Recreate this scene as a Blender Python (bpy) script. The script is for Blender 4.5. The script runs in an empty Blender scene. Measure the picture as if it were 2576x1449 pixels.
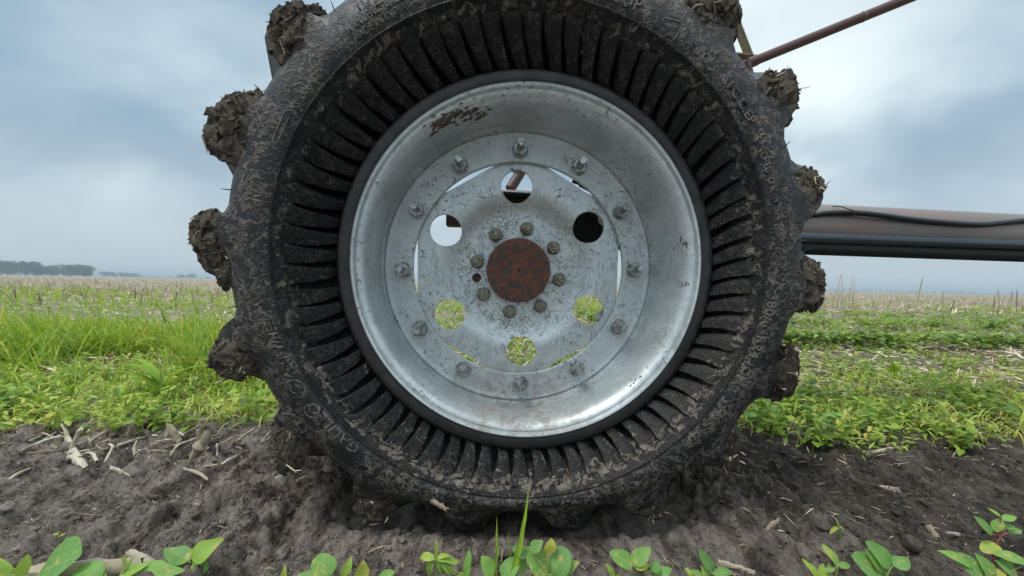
import bpy, bmesh, math, random
import numpy as np
from mathutils import Vector, Matrix

C = bpy.context.scene.collection
scene = bpy.context.scene
rnd = random.Random(7)
rng = np.random.default_rng(11)
PI = math.pi
# ------------------------------------------------------------------ camera
F, PX, PY, CAMH = 930.0, 1288.0, 810.0, 0.46
pitch = math.atan((PY - 716) / F)
roll = math.radians(1.15)
RC = (Matrix.Rotation(PI / 2 - pitch, 3, 'X') @ Matrix.Rotation(roll, 3, 'Z'))
CAM = Vector((0, 0, CAMH))
cd = bpy.data.cameras.new('camera')
cam = bpy.data.objects.new('camera', cd)
C.objects.link(cam)
cam.matrix_world = Matrix.Translation(CAM) @ RC.to_4x4()
cd.sensor_width = 36.0
cd.lens = F / 2576 * 36
cd.shift_y = (PY - 724.5) / 2576
cd.clip_start = 0.02
cd.clip_end = 6000
scene.camera = cam
scene.render.resolution_x, scene.render.resolution_y = 1024, 576


def ray(x, y):
    return RC @ Vector(((x - PX) / F, -(y - PY) / F, -1.0))


def at(x, y, d):
    """world point seen at photo pixel (x, y) and distance d along the view axis"""
    return CAM + ray(x, y) * d


def ground_at(x, y, z=0.0):
    r = ray(x, y)
    return CAM + r * ((z - CAM.z) / r.z)


# ------------------------------------------------------------------ world and sun
SUN_EL, SUN_ROT = math.radians(66), math.radians(238)
w = bpy.data.worlds.new('World')
scene.world = w
w.use_nodes = True
nt = w.node_tree
nt.nodes.clear()


class NT:
    """small helper for node trees"""
    def __init__(self, tree):
        self.t = tree

    def n(self, typ, **kw):
        nd = self.t.nodes.new(typ)
        for k, v in kw.items():
            if k.startswith('i_'):
                nd.inputs[k[2:].replace('_', ' ')].default_value = v
            else:
                setattr(nd, k, v)
        return nd

    def l(self, a, b):
        self.t.links.new(a, b)

    def math(self, op, a, b=None, clamp=False):
        nd = self.t.nodes.new('ShaderNodeMath')
        nd.operation = op
        nd.use_clamp = clamp
        for i, v in enumerate((a, b)):
            if v is None:
                continue
            if isinstance(v, (int, float)):
                nd.inputs[i].default_value = v
            else:
                self.l(v, nd.inputs[i])
        return nd.outputs[0]

    def mix(self, f, a, b, blend='MIX'):
        nd = self.t.nodes.new('ShaderNodeMix')
        nd.data_type = 'RGBA'
        nd.blend_type = blend
        for s, v in ((nd.inputs[0], f), (nd.inputs[6], a), (nd.inputs[7], b)):
            if isinstance(v, (int, float)):
                s.default_value = v
            elif isinstance(v, tuple):
                s.default_value = (*v, 1)
            else:
                self.l(v, s)
        return nd.outputs[2]

    def ramp(self, f, stops, interp='LINEAR'):
        nd = self.t.nodes.new('ShaderNodeValToRGB')
        nd.color_ramp.interpolation = interp
        e = nd.color_ramp.elements
        while len(e) > 1:
            e.remove(e[-1])
        for i, (p, c) in enumerate(stops):
            el = e[0] if i == 0 else e.new(p)
            el.position = p
            el.color = (*c, 1) if isinstance(c, tuple) else (c, c, c, 1)
        if not isinstance(f, (int, float)):
            self.l(f, nd.inputs[0])
        return nd.outputs[0]

    def noise(self, vec, scale, detail=4, rough=0.55, dist=0.0, out=0):
        nd = self.t.nodes.new('ShaderNodeTexNoise')
        nd.inputs['Scale'].default_value = scale
        nd.inputs['Detail'].default_value = detail
        nd.inputs['Roughness'].default_value = rough
        nd.inputs['Distortion'].default_value = dist
        if vec is not None:
            self.l(vec, nd.inputs['Vector'])
        return nd.outputs[out]

    def mapping(self, vec, scale=(1, 1, 1), rot=(0, 0, 0), loc=(0, 0, 0)):
        nd = self.t.nodes.new('ShaderNodeMapping')
        nd.inputs['Scale'].default_value = scale
        nd.inputs['Rotation'].default_value = rot
        nd.inputs['Location'].default_value = loc
        self.l(vec, nd.inputs[0])
        return nd.outputs[0]


W = NT(nt)
tc = W.n('ShaderNodeTexCoord')
sky = W.n('ShaderNodeTexSky', sky_type='NISHITA', sun_disc=False, sun_elevation=SUN_EL, sun_rotation=SUN_ROT)
sep = W.n('ShaderNodeSeparateXYZ')
W.l(tc.outputs['Generated'], sep.inputs[0])
elev = sep.outputs['Z']
# clouds: project the direction on a flat layer, so they compress toward the horizon
zc = W.math('MAXIMUM', W.math('ADD', elev, 0.38), 0.10)
cx = W.math('DIVIDE', sep.outputs['X'], zc)
cy = W.math('DIVIDE', sep.outputs['Y'], zc)
cmb = W.n('ShaderNodeCombineXYZ')
W.l(cx, cmb.inputs[0]); W.l(cy, cmb.inputs[1])
cn = W.noise(W.mapping(cmb.outputs[0], (1.5, 1.9, 1), (0, 0, 0.35), (3.1, 1.2, 0)), 1.0, 5, 0.48, 0.3)
cn2 = W.noise(W.mapping(cmb.outputs[0], (0.55, 0.8, 1), (0, 0, -0.3), (0.4, 5.0, 0)), 1.0, 2, 0.5, 0.2)
cl = W.math('ADD', W.math('MULTIPLY', cn, 0.95), W.math('MULTIPLY', cn2, 0.55))
cl = W.math('SUBTRACT', cl, 0.275)
# the brightest thin cloud is high and to the right of the wheel
gx = W.math('SUBTRACT', sep.outputs['X'], 0.36)
gz = W.math('SUBTRACT', elev, 0.62)
gg = W.math('ADD', W.math('MULTIPLY', gx, gx), W.math('MULTIPLY', gz, gz))
glow = W.math('MULTIPLY', W.math('SUBTRACT', 0.16, gg), 1.3)
glow = W.math('MAXIMUM', glow, 0.0)
cl = W.math('ADD', cl, glow)
cloud = W.ramp(cl, [(0.38, (0.25, 0.36, 0.46)), (0.455, (0.33, 0.44, 0.53)), (0.53, (0.43, 0.54, 0.61)),
                    (0.63, (0.60, 0.70, 0.74)), (0.80, (0.80, 0.88, 0.90))])
hor = W.ramp(elev, [(0.0, 0.0), (0.04, 0.12), (0.3, 1.0)])
cloud = W.mix(hor, (0.46, 0.535, 0.575), cloud)
zen = W.ramp(elev, [(0.0, 1.0 / 3.2), (0.52, 1.0 / 3.2), (0.8, 0.62), (1.0, 0.70)])
cloud = W.mix(1.0, cloud, W.mix(1.0, zen, (3.2, 3.2, 3.2), 'MULTIPLY'), 'MULTIPLY')
bgA = W.n('ShaderNodeBackground'); W.l(sky.outputs[0], bgA.inputs[0]); bgA.inputs[1].default_value = 0.05
bgB = W.n('ShaderNodeBackground'); W.l(cloud, bgB.inputs[0]); bgB.inputs[1].default_value = 1.0
mx = W.n('ShaderNodeMixShader'); mx.inputs[0].default_value = 0.9
W.l(bgA.outputs[0], mx.inputs[1]); W.l(bgB.outputs[0], mx.inputs[2])
wo = W.n('ShaderNodeOutputWorld'); W.l(mx.outputs[0], wo.inputs[0])

sl = bpy.data.lights.new('sun', 'SUN')
sl.energy = 1.5
sl.angle = math.radians(16)
sl.color = (1.0, 0.97, 0.92)
so = bpy.data.objects.new('sun', sl)
C.objects.link(so)
sd = Vector((math.sin(SUN_ROT) * math.cos(SUN_EL), math.cos(SUN_ROT) * math.cos(SUN_EL), math.sin(SUN_EL)))
so.rotation_euler = sd.to_track_quat('Z', 'Y').to_euler()
scene.view_settings.view_transform = 'Standard'
scene.view_settings.look = 'None'
scene.view_settings.exposure = 0.42
scene.view_settings.gamma = 1.0
scene.cycles.max_bounces = 6
scene.cycles.volume_bounces = 0


# ------------------------------------------------------------------ numpy noise
def _h(ix, iy, iz, s):
    h = (ix.astype(np.int64) * 374761393 + iy.astype(np.int64) * 668265263 + iz.astype(np.int64) * 2147483647 + s * 974634777) & 0xffffffff
    h = ((h ^ (h >> 13)) * 1274126177) & 0xffffffff
    h = ((h ^ (h >> 15)) * 2246822519) & 0xffffffff
    return ((h ^ (h >> 16)) & 0xffff) / 32767.5 - 1.0


def vnoise(x, y, z=None, s=0):
    x = np.asarray(x, float); y = np.asarray(y, float)
    z = np.zeros_like(x) if z is None else np.asarray(z, float)
    x0, y0, z0 = np.floor(x), np.floor(y), np.floor(z)
    fx, fy, fz = x - x0, y - y0, z - z0
    fx, fy, fz = (f * f * f * (f * (f * 6 - 15) + 10) for f in (fx, fy, fz))
    r = 0
    for dz in (0, 1):
        wz = fz if dz else 1 - fz
        for dy in (0, 1):
            wy = fy if dy else 1 - fy
            for dx in (0, 1):
                wx = fx if dx else 1 - fx
                r = r + _h(x0 + dx, y0 + dy, z0 + dz, s) * wx * wy * wz
    return r


def fbm(x, y, z=None, o=4, g=0.5, s=0):
    a, t, r = 1.0, 0.0, 0
    for i in range(o):
        r = r + a * vnoise(x, y, z, s + i * 17)
        t += a
        a *= g
        x = x * 2.03 + 5.3; y = y * 2.03 + 1.7
        z = None if z is None else z * 2.03 + 2.9
    return r / t


def sst(a, b, x):
    t = np.clip((x - a) / (b - a), 0, 1)
    return t * t * (3 - 2 * t)


# ------------------------------------------------------------------ materials
def new_mat(name):
    m = bpy.data.materials.new(name)
    m.use_nodes = True
    m.node_tree.nodes.clear()
    T = NT(m.node_tree)
    out = T.n('ShaderNodeOutputMaterial')
    b = T.n('ShaderNodeBsdfPrincipled')
    T.l(b.outputs[0], out.inputs[0])
    return m, T, b, out


def setin(T, b, name, v):
    s = b.inputs[name]
    if isinstance(v, (int, float)):
        s.default_value = v
    elif isinstance(v, tuple):
        s.default_value = (*v, 1)
    else:
        T.l(v, s)


def bump(T, b, h, strength, dist):
    bn = T.n('ShaderNodeBump')
    bn.inputs['Strength'].default_value = strength
    bn.inputs['Distance'].default_value = dist
    T.l(h, bn.inputs['Height'])
    T.l(bn.outputs[0], b.inputs['Normal'])
    return bn


def obj_co(T):
    return T.n('ShaderNodeTexCoord').outputs['Object']


def geo_co(T):
    return T.n('ShaderNodeNewGeometry').outputs['Position']


def worms(T, co, scale, width, dist=0.6):
    """vermicular flecks of dried mud: thin iso-lines of a noise broken up by another"""
    n1 = T.noise(co, scale, 2, 0.5, dist)
    n2 = T.noise(T.mapping(co, loc=(7, 3, 1)), scale * 0.9, 2, 0.5, dist)
    a = T.math('ABSOLUTE', T.math('SUBTRACT', n1, 0.5))
    b = T.math('ABSOLUTE', T.math('SUBTRACT', n2, 0.47))
    m = T.math('MINIMUM', a, b)
    m = T.math('SUBTRACT', 1.0, T.math('DIVIDE', m, width), clamp=True)
    brk = T.noise(T.mapping(co, loc=(1, 9, 4)), scale * 0.55, 1, 0.5)
    brk = T.ramp(brk, [(0.36, 0.0), (0.44, 1.0)])
    return T.math('MULTIPLY', m, brk)


def mat_rubber(name, mud_scale=62, mud_w=0.055, amount=1.0, patches=False, film_k=0.3):
    m, T, b, out = new_mat(name)
    co = obj_co(T)
    wm = worms(T, co, mud_scale, mud_w)
    cover = T.ramp(T.noise(co, 9, 3, 0.6), [(0.34, 0.12), (0.46, 1.0)])
    wm = T.math('MULTIPLY', wm, T.math('MULTIPLY', cover, amount), clamp=True)
    film = T.math('MULTIPLY', T.ramp(T.noise(co, 25, 5, 0.65), [(0.42, 0.0), (0.70, 0.55)]), cover)
    specks = T.ramp(T.noise(co, 240, 2, 0.5), [(0.62, 0.0), (0.68, 0.7)])
    mask = T.math('MAXIMUM', wm, T.math('MULTIPLY', specks, T.math('MULTIPLY', cover, 0.25 if patches else 0.8)))
    if patches:
        sp = T.n('ShaderNodeSeparateXYZ'); T.l(co, sp.inputs[0])
        low = T.ramp(sp.outputs[2], [(0.0, 0.075), (0.30, 0.03), (0.5, 0.0)])
        zz = T.math('SUBTRACT', sp.outputs[2], 0.55)
        rr = T.math('SQRT', T.math('ADD', T.math('MULTIPLY', sp.outputs[0], sp.outputs[0]), T.math('MULTIPLY', zz, zz)))
        rim_ = T.ramp(rr, [(0.405, 0.0), (0.414, 0.10), (0.426, 0.08), (0.430, 0.0)])
        pt = T.ramp(T.math('ADD', T.math('ADD', T.noise(co, 52, 7, 0.74, 0.8), low), rim_), [(0.605, 0.0), (0.65, 1.0)])
        mask = T.math('MAXIMUM', mask, pt)
    mudc = T.mix(T.ramp(T.noise(co, 60, 3, 0.6), [(0.35, 0.0), (0.65, 1.0)]), (0.080, 0.066, 0.053), (0.215, 0.18, 0.15))
    base = T.mix(T.math('MULTIPLY', film, film_k), (0.006, 0.0063, 0.0072) if patches else (0.0105, 0.011, 0.0125), (0.085, 0.075, 0.066))
    col = T.mix(mask, base, mudc)
    setin(T, b, 'Base Color', col)
    setin(T, b, 'Roughness', T.math('ADD', 0.5, T.math('MULTIPLY', mask, 0.4)))
    b.inputs['Specular IOR Level'].default_value = 0.28 if patches else 0.4
    bump(T, b, T.math('ADD', mask, T.math('MULTIPLY', T.noise(co, 350, 3), 0.25)), 0.8, 0.0022)
    return m


def mat_mud(name, c1=(0.085, 0.065, 0.050), c2=(0.28, 0.225, 0.175)):
    m, T, b, out = new_mat(name)
    co = geo_co(T)
    n = T.noise(co, 28, 6, 0.65, 0.3)
    col = T.ramp(n, [(0.3, c1), (0.5, tuple((a + d) / 2 for a, d in zip(c1, c2))), (0.68, c2)])
    fib = T.ramp(T.noise(T.mapping(co, (1, 1, 0.25), (0.5, 0.9, 0.2)), 210, 2, 0.5), [(0.62, 0.0), (0.70, 0.7)])
    col = T.mix(fib, col, (0.36, 0.30, 0.19))
    setin(T, b, 'Base Color', col)
    b.inputs['Roughness'].default_value = 0.9
    b.inputs['Specular IOR Level'].default_value = 0.25
    bump(T, b, T.math('ADD', T.noise(co, 150, 8, 0.8, 0.6), T.math('MULTIPLY', T.noise(co, 520, 4, 0.7), 0.5)), 1.0, 0.009)
    return m


def mat_zinc(name, cracks=False, tone=0.44, dirt=1.0, metal=0.8, rough=0.30):
    m, T, b, out = new_mat(name)
    co = obj_co(T)
    n = T.noise(co, 26, 6, 0.7, 0.4)
    n2 = T.noise(co, 130, 4, 0.7)
    nn = T.math('ADD', T.math('MULTIPLY', n, 0.6), T.math('MULTIPLY', n2, 0.4))
    col = T.ramp(nn, [(0.34, (tone * .76, tone * .82, tone * .83)), (0.5, (tone * .94, tone * 1.0, tone * 1.0)),
                      (0.64, (tone * 1.14, tone * 1.20, tone * 1.19))])
    # clinging specks of dried soil, gathered in loose patches
    sp = T.ramp(T.noise(co, 120, 4, 0.75, 1.0), [(0.575, 0.0), (0.61, 1.0)])
    pt = T.ramp(T.noise(co, 9, 3, 0.6), [(0.44, 0.0), (0.56, 1.0)])
    spots = T.math('MULTIPLY', T.math('MULTIPLY', sp, pt), dirt, clamp=True)
    h = T.math('MULTIPLY', n2, 0.5)
    if cracks:
        v = T.n('ShaderNodeTexVoronoi', feature='DISTANCE_TO_EDGE')
        v.inputs['Scale'].default_value = 95
        dv = T.n('ShaderNodeMix', data_type='VECTOR')
        T.l(co, dv.inputs[4])
        nz = T.n('ShaderNodeTexNoise'); nz.inputs['Scale'].default_value = 60; T.l(co, nz.inputs['Vector'])
        T.l(nz.outputs['Color'], dv.inputs[5]); dv.inputs[0].default_value = 0.025
        T.l(dv.outputs[1], v.inputs['Vector'])
        ck = T.ramp(v.outputs[0], [(0.0, 1.0), (0.10, 0.0)])
        s3 = T.n('ShaderNodeSeparateXYZ'); T.l(co, s3.inputs[0])
        zz = T.math('SUBTRACT', s3.outputs[2], 0.54)
        rr = T.math('SQRT', T.math('ADD', T.math('MULTIPLY', s3.outputs[0], s3.outputs[0]), T.math('MULTIPLY', zz, zz)))
        reg = T.ramp(rr, [(0.13, 1.0), (0.16, 0.0)])
        ck = T.math('MULTIPLY', T.math('MULTIPLY', ck, reg), T.ramp(T.noise(co, 45, 2), [(0.40, 0.0), (0.52, 0.85)]))
        spots = T.math('MAXIMUM', spots, ck)
        # grinder scratches on the outer annulus
        ws = T.noise(T.mapping(co, (1, 1, 0.12), (0, 0.5, 0)), 420, 1, 0.5)
        sc = T.math('MULTIPLY', T.ramp(ws, [(0.55, 0.0), (0.62, 0.5)]), T.math('SUBTRACT', 1.0, reg))
        sc = T.math('MULTIPLY', sc, T.ramp(T.noise(co, 13, 2), [(0.50, 0.0), (0.58, 1.0)]))
        col = T.mix(sc, col, (0.13, 0.14, 0.14))
    q3 = T.n('ShaderNodeSeparateXYZ'); T.l(co, q3.inputs[0])
    low = T.ramp(q3.outputs[2], [(0.19, 0.0), (0.225, 1.0), (0.29, 1.0), (0.34, 0.0)])
    side = T.ramp(T.math('ABSOLUTE', q3.outputs[0]), [(0.05, 1.0), (0.16, 0.0)])
    dn = T.ramp(T.noise(co, 38, 6, 0.75, 0.5), [(0.44, 0.15), (0.60, 0.85)])
    dust = T.math('MULTIPLY', T.math('MULTIPLY', low, side), dn)
    col = T.mix(dust, col, (0.27, 0.215, 0.175))
    run = T.ramp(T.noise(T.mapping(co, (1, 1, 0.35)), 24, 5, 0.7, 0.4), [(0.60, 0.0), (0.72, 0.5)])
    col = T.mix(run, col, (0.22, 0.17, 0.125))
    spots = T.math('MAXIMUM', spots, T.math('MULTIPLY', dust, 0.8))
    col = T.mix(T.math('SUBTRACT', spots, T.math('MULTIPLY', dust, 0.8), clamp=True), col, (0.085, 0.068, 0.052))
    setin(T, b, 'Base Color', col)
    setin(T, b, 'Metallic', T.math('MULTIPLY', T.math('SUBTRACT', 1.0, spots), metal))
    setin(T, b, 'Roughness', T.math('ADD', rough - 0.08, T.math('MULTIPLY', n, 0.25)))
    bump(T, b, T.math('ADD', h, spots), 0.35, 0.0012)
    return m


def mat_simple(name, c, rough=0.6, metal=0.0, c2=None, scale=40, bmp=0.2, bd=0.001, spec=0.5, thr=(0.4, 0.62)):
    m, T, b, out = new_mat(name)
    co = obj_co(T)
    if c2:
        n = T.ramp(T.noise(co, scale, 6, 0.65, 0.3), [(thr[0], 0.0), (thr[1], 1.0)])
        setin(T, b, 'Base Color', T.mix(n, c, c2))
    else:
        setin(T, b, 'Base Color', c)
    b.inputs['Roughness'].default_value = rough
    b.inputs['Metallic'].default_value = metal
    b.inputs['Specular IOR Level'].default_value = spec
    bump(T, b, T.noise(co, scale * 5, 4, 0.6), bmp, bd)
    return m


def mat_leaf(name, stops, veins=False, trans=0.35, spots=0.0, rough=0.5):
    """leaf: colour from the per-leaf 'tint' attribute, with light passing through"""
    m, T, b, out = new_mat(name)
    at_ = T.n('ShaderNodeAttribute', attribute_name='tint')
    t = at_.outputs['Fac']
    co = geo_co(T)
    tt = T.math('ADD', t, T.math('MULTIPLY', T.math('SUBTRACT', T.noise(co, 45, 3), 0.5), 0.35))
    col = T.ramp(tt, stops)
    if veins:
        uv = T.n('ShaderNodeUVMap').outputs[0]
        s = T.n('ShaderNodeSeparateXYZ'); T.l(uv, s.inputs[0])
        du = T.math('ABSOLUTE', T.math('SUBTRACT', s.outputs[0], 0.5))
        mid = T.ramp(du, [(0.0, 0.8), (0.035, 0.0)])
        sv = T.math('SINE', T.math('MULTIPLY', T.math('SUBTRACT', s.outputs[1], T.math('MULTIPLY', du, 0.6)), 46.0))
        sv = T.ramp(sv, [(0.84, 0.0), (1.0, 0.4)])
        vm = T.math('MAXIMUM', mid, sv)
        col = T.mix(vm, col, (0.34, 0.50, 0.16))
        tex = T.noise(co, 420, 3)
        bump(T, b, T.math('ADD', T.math('MULTIPLY', vm, -0.7), T.math('MULTIPLY', tex, 0.3)), 0.5, 0.0012)
    if spots:
        sp = T.ramp(T.noise(co, 110, 3, 0.6), [(0.54, 0.0), (0.62, spots)])
        sp2 = T.ramp(T.noise(co, 30, 2, 0.6), [(0.46, 0.0), (0.58, 1.0)])
        spm = T.math('MULTIPLY', sp, sp2)
        col = T.mix(spm, col, (0.60, 0.48, 0.14))
        fl = T.ramp(T.noise(co, 380, 2, 0.6), [(0.67, 0.0), (0.70, 0.7)])
        col = T.mix(fl, col, (0.13, 0.10, 0.07))
    setin(T, b, 'Base Color', col)
    b.inputs['Roughness'].default_value = rough
    b.inputs['Specular IOR Level'].default_value = 0.35
    tr = T.n('ShaderNodeBsdfTranslucent')
    T.l(T.mix(0.35, col, (0.60, 0.72, 0.08), 'MIX'), tr.inputs[0])
    ms = T.n('ShaderNodeMixShader'); ms.inputs[0].default_value = trans
    T.l(b.outputs[0], ms.inputs[1]); T.l(tr.outputs[0], ms.inputs[2])
    T.l(ms.outputs[0], out.inputs[0])
    return m


def mat_straw(name, stops=((0.0, (0.16, 0.11, 0.065)), (0.5, (0.44, 0.33, 0.21)), (1.0, (0.76, 0.66, 0.50)))):
    m, T, b, out = new_mat(name)
    t = T.n('ShaderNodeAttribute', attribute_name='tint').outputs['Fac']
    co = geo_co(T)
    tt = T.math('ADD', t, T.math('MULTIPLY', T.math('SUBTRACT', T.noise(co, 120, 4), 0.5), 0.5))
    setin(T, b, 'Base Color', T.ramp(tt, list(stops)))
    b.inputs['Roughness'].default_value = 0.8
    bump(T, b, T.noise(T.mapping(co, (1, 1, 0.3)), 300, 3), 0.4, 0.001)
    return m


G = [(0.0, (0.05, 0.10, 0.03)), (0.30, (0.13, 0.23, 0.045)), (0.58, (0.29, 0.42, 0.05)), (0.85, (0.52, 0.60, 0.12)), (1.0, (0.66, 0.52, 0.10))]
GB = [(0.0, (0.03, 0.10, 0.025)), (0.35, (0.16, 0.34, 0.085)), (0.65, (0.27, 0.48, 0.09)), (0.92, (0.42, 0.55, 0.08)), (1.0, (0.5, 0.46, 0.07))]
M = {}
M['rubber'] = mat_rubber('rubber_shoulder')
M['rubber_in'] = mat_rubber('rubber_inner', 90, 0.03, 0.5, True, 0.15)
M['rubber_bead'] = mat_simple('rubber_bead', (0.012, 0.0125, 0.014), 0.45, 0, (0.035, 0.03, 0.027), 30, 0.3)
M['letter'] = mat_simple('rubber_letter', (0.018, 0.017, 0.017), 0.6, 0, (0.155, 0.13, 0.11), 75, 0.3, thr=(0.40, 0.52))
M['mud'] = mat_mud('mud')
M['mud_dry'] = mat_mud('mud_dry', (0.16, 0.115, 0.08), (0.33, 0.26, 0.20))
M['mud_dark'] = mat_mud('mud_dark', (0.055, 0.042, 0.032), (0.17, 0.13, 0.10))
M['zinc'] = mat_zinc('zinc_barrel', tone=0.62, dirt=0.8, metal=0.62, rough=0.42)
M['zinc_disc'] = mat_zinc('zinc_disc', cracks=True, tone=0.58, metal=0.65, rough=0.44)
M['zinc_ring'] = mat_zinc('zinc_ring', tone=0.55, dirt=1.0, metal=0.45, rough=0.48)
M['zinc_bolt'] = mat_simple('zinc_bolt', (0.50, 0.52, 0.52), 0.35, 0.75, (0.17, 0.165, 0.15), 90, 0.3)
M['brass_nut'] = mat_simple('brass_nut', (0.30, 0.28, 0.20), 0.42, 0.7, (0.12, 0.105, 0.085), 120, 0.3)
M['rust'] = mat_simple('rust', (0.19, 0.062, 0.036), 0.75, 0.1, (0.075, 0.054, 0.044), 62, 0.9, 0.003, thr=(0.45, 0.54))
M['galv_pipe'] = mat_simple('galv_pipe', (0.25, 0.155, 0.13), 0.5, 0.05, (0.185, 0.18, 0.16), 3.5, 0.1)
M['grey_pipe'] = mat_simple('grey_pipe', (0.05, 0.06, 0.068), 0.28, 0.3, (0.06, 0.07, 0.075), 5, 0.1)
M['red_pipe'] = mat_simple('red_pipe', (0.125, 0.048, 0.042), 0.5, 0.15, (0.085, 0.042, 0.04), 8, 0.2)
M['olive'] = mat_simple('olive_angle', (0.20, 0.16, 0.085), 0.5, 0.3, (0.13, 0.10, 0.06), 9, 0.2)
M['black'] = mat_simple('black_plastic', (0.012, 0.013, 0.014), 0.4, 0, None, 60, 0.15)
M['dull_black'] = mat_simple('dull_black', (0.020, 0.024, 0.021), 0.85, 0, None, 60, 0.15, spec=0.15)
M['dark_iron'] = mat_simple('dark_iron', (0.035, 0.022, 0.02), 0.6, 0.2, (0.06, 0.03, 0.025), 30, 0.3)
M['leaf'] = mat_leaf('weed_leaf', G)
M['grass'] = mat_leaf('grass_blade', [(0.0, (0.05, 0.12, 0.02)), (0.35, (0.13, 0.26, 0.025)), (0.68, (0.29, 0.44, 0.03)), (0.90, (0.50, 0.54, 0.07)), (1.0, (0.62, 0.42, 0.07))])
M['soy'] = mat_leaf('soy_leaf', GB, veins=True, trans=0.28, spots=0.9)
M['stem'] = mat_leaf('green_stem', [(0.0, (0.22, 0.34, 0.08)), (0.6, (0.33, 0.40, 0.12)), (1.0, (0.32, 0.10, 0.09))], trans=0.1)
M['straw'] = mat_straw('straw')
M['stalk'] = mat_straw('stalk', ((0.0, (0.15, 0.11, 0.075)), (0.5, (0.36, 0.29, 0.19)), (1.0, (0.60, 0.54, 0.43))))
M['tree'] = mat_leaf('tree_leaf', [(0.0, (0.022, 0.042, 0.018)), (0.6, (0.045, 0.08, 0.03)), (1.0, (0.085, 0.12, 0.05))], trans=0.15)
M['bark'] = mat_simple('bark', (0.07, 0.055, 0.045), 0.9, 0, None, 6, 0.4)


# ------------------------------------------------------------------ object helpers
def tag(o, label=None, cat=None, group=None, kind=None):
    if label: o['label'] = label
    if cat: o['category'] = cat
    if group: o['group'] = group
    if kind: o['kind'] = kind
    return o


def empty(name, loc=(0, 0, 0), mat=None):
    o = bpy.data.objects.new(name, None)
    o.empty_display_size = 0.05
    C.objects.link(o)
    if mat is not None:
        o.matrix_world = mat
    else:
        o.location = loc
    return o


def mk(name, V, FQ, mat, parent=None, smooth=True, tint=None, uv=None, loc=None, sharp=None):
    """V (n,3) array; FQ: list of polygons or a (m,k) array; tint per vertex; uv per vertex"""
    me = bpy.data.meshes.new(name)
    V = np.asarray(V, dtype=np.float32)
    if loc is not None:
        V = V - np.asarray(loc, dtype=np.float32)
    if isinstance(FQ, np.ndarray):
        m, k = FQ.shape
        me.vertices.add(len(V)); me.vertices.foreach_set('co', V.ravel())
        me.loops.add(m * k); me.loops.foreach_set('vertex_index', FQ.ravel().astype(np.int32))
        me.polygons.add(m)
        me.polygons.foreach_set('loop_start', np.arange(0, m * k, k, dtype=np.int32))
        try:
            me.polygons.foreach_set('loop_total', np.full(m, k, dtype=np.int32))
        except Exception:
            pass
        me.update(calc_edges=True)
    else:
        me.from_pydata(V.tolist(), [], FQ)
        me.update()
    me.validate()
    if smooth:
        me.polygons.foreach_set('use_smooth', np.ones(len(me.polygons), dtype=bool))
    if sharp is not None:
        me.set_sharp_from_angle(angle=math.radians(sharp))
    if tint is not None:
        a = me.attributes.new('tint', 'FLOAT', 'POINT')
        a.data.foreach_set('value', np.asarray(tint, dtype=np.float32))
    if uv is not None:
        ul = me.uv_layers.new(name='UVMap')
        li = np.empty(len(me.loops), dtype=np.int32)
        me.loops.foreach_get('vertex_index', li)
        ul.data.foreach_set('uv', np.asarray(uv, dtype=np.float32)[li].ravel())
    me.materials.append(mat)
    o = bpy.data.objects.new(name, me)
    if loc is not None:
        o.location = loc
    C.objects.link(o)
    if parent:
        o.parent = parent
    return o


class MB:
    def __init__(self):
        self.V, self.F, self.T, self.n = [], [], [], 0

    def add(self, V, Fs, t=0.5):
        V = np.asarray(V, float)
        self.V.append(V)
        self.F.extend([tuple(int(i) + self.n for i in f) for f in Fs])
        self.T.append(np.full(len(V), t) if np.isscalar(t) else np.asarray(t))
        self.n += len(V)

    def tube(self, pts, rad, seg=10, cap=True, t=0.5):
        pts = [Vector(p) for p in pts]
        rad = [rad] * len(pts) if np.isscalar(rad) else rad
        V, Fs = [], []
        up = None
        for i, p in enumerate(pts):
            d = (pts[min(i + 1, len(pts) - 1)] - pts[max(i - 1, 0)]).normalized()
            if up is None:
                up = Vector((0, 0, 1)) if abs(d.z) < 0.9 else Vector((0, 1, 0))
            x = d.cross(up).normalized(); y = x.cross(d).normalized(); up = y
            for k in range(seg):
                a = 2 * PI * k / seg
                V.append(p + (x * math.cos(a) + y * math.sin(a)) * rad[i])
        for i in range(len(pts) - 1):
            for k in range(seg):
                k2 = (k + 1) % seg
                Fs.append((i * seg + k, i * seg + k2, (i + 1) * seg + k2, (i + 1) * seg + k))
        if cap:
            Fs.append(tuple(range(seg))[::-1])
            Fs.append(tuple((len(pts) - 1) * seg + k for k in range(seg)))
        self.add([tuple(v) for v in V], Fs, t)

    def box(self, c, ax, half, bev=0.0):
        """oriented box: centre, three axes, half sizes; simple chamfer on all edges"""
        c = Vector(c)
        bm = bmesh.new()
        bmesh.ops.create_cube(bm, size=2)
        for v in bm.verts:
            v.co = Vector((v.co.x * half[0], v.co.y * half[1], v.co.z * half[2]))
        if bev:
            bmesh.ops.bevel(bm, geom=list(bm.edges), offset=bev, segments=2, affect='EDGES', profile=0.7)
        V = [tuple(c + ax[0] * v.co.x + ax[1] * v.co.y + ax[2] * v.co.z) for v in bm.verts]
        bm.verts.index_update()
        self.add(V, [[v.index for v in f.verts] for f in bm.faces])
        bm.free()

    def build(self, name, mat, parent=None, smooth=True, loc=None, sharp=40):
        return mk(name, np.concatenate(self.V), self.F, mat, parent, smooth, np.concatenate(self.T), loc=loc, sharp=sharp)


def local(o, root):
    """parent o to root keeping its world position (root must be placed already)"""
    o.parent = root
    o.matrix_parent_inverse = root.matrix_world.inverted() if root.matrix_world else Matrix()
    return o


# ------------------------------------------------------------------ ground height
WX = 0.0


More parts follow.
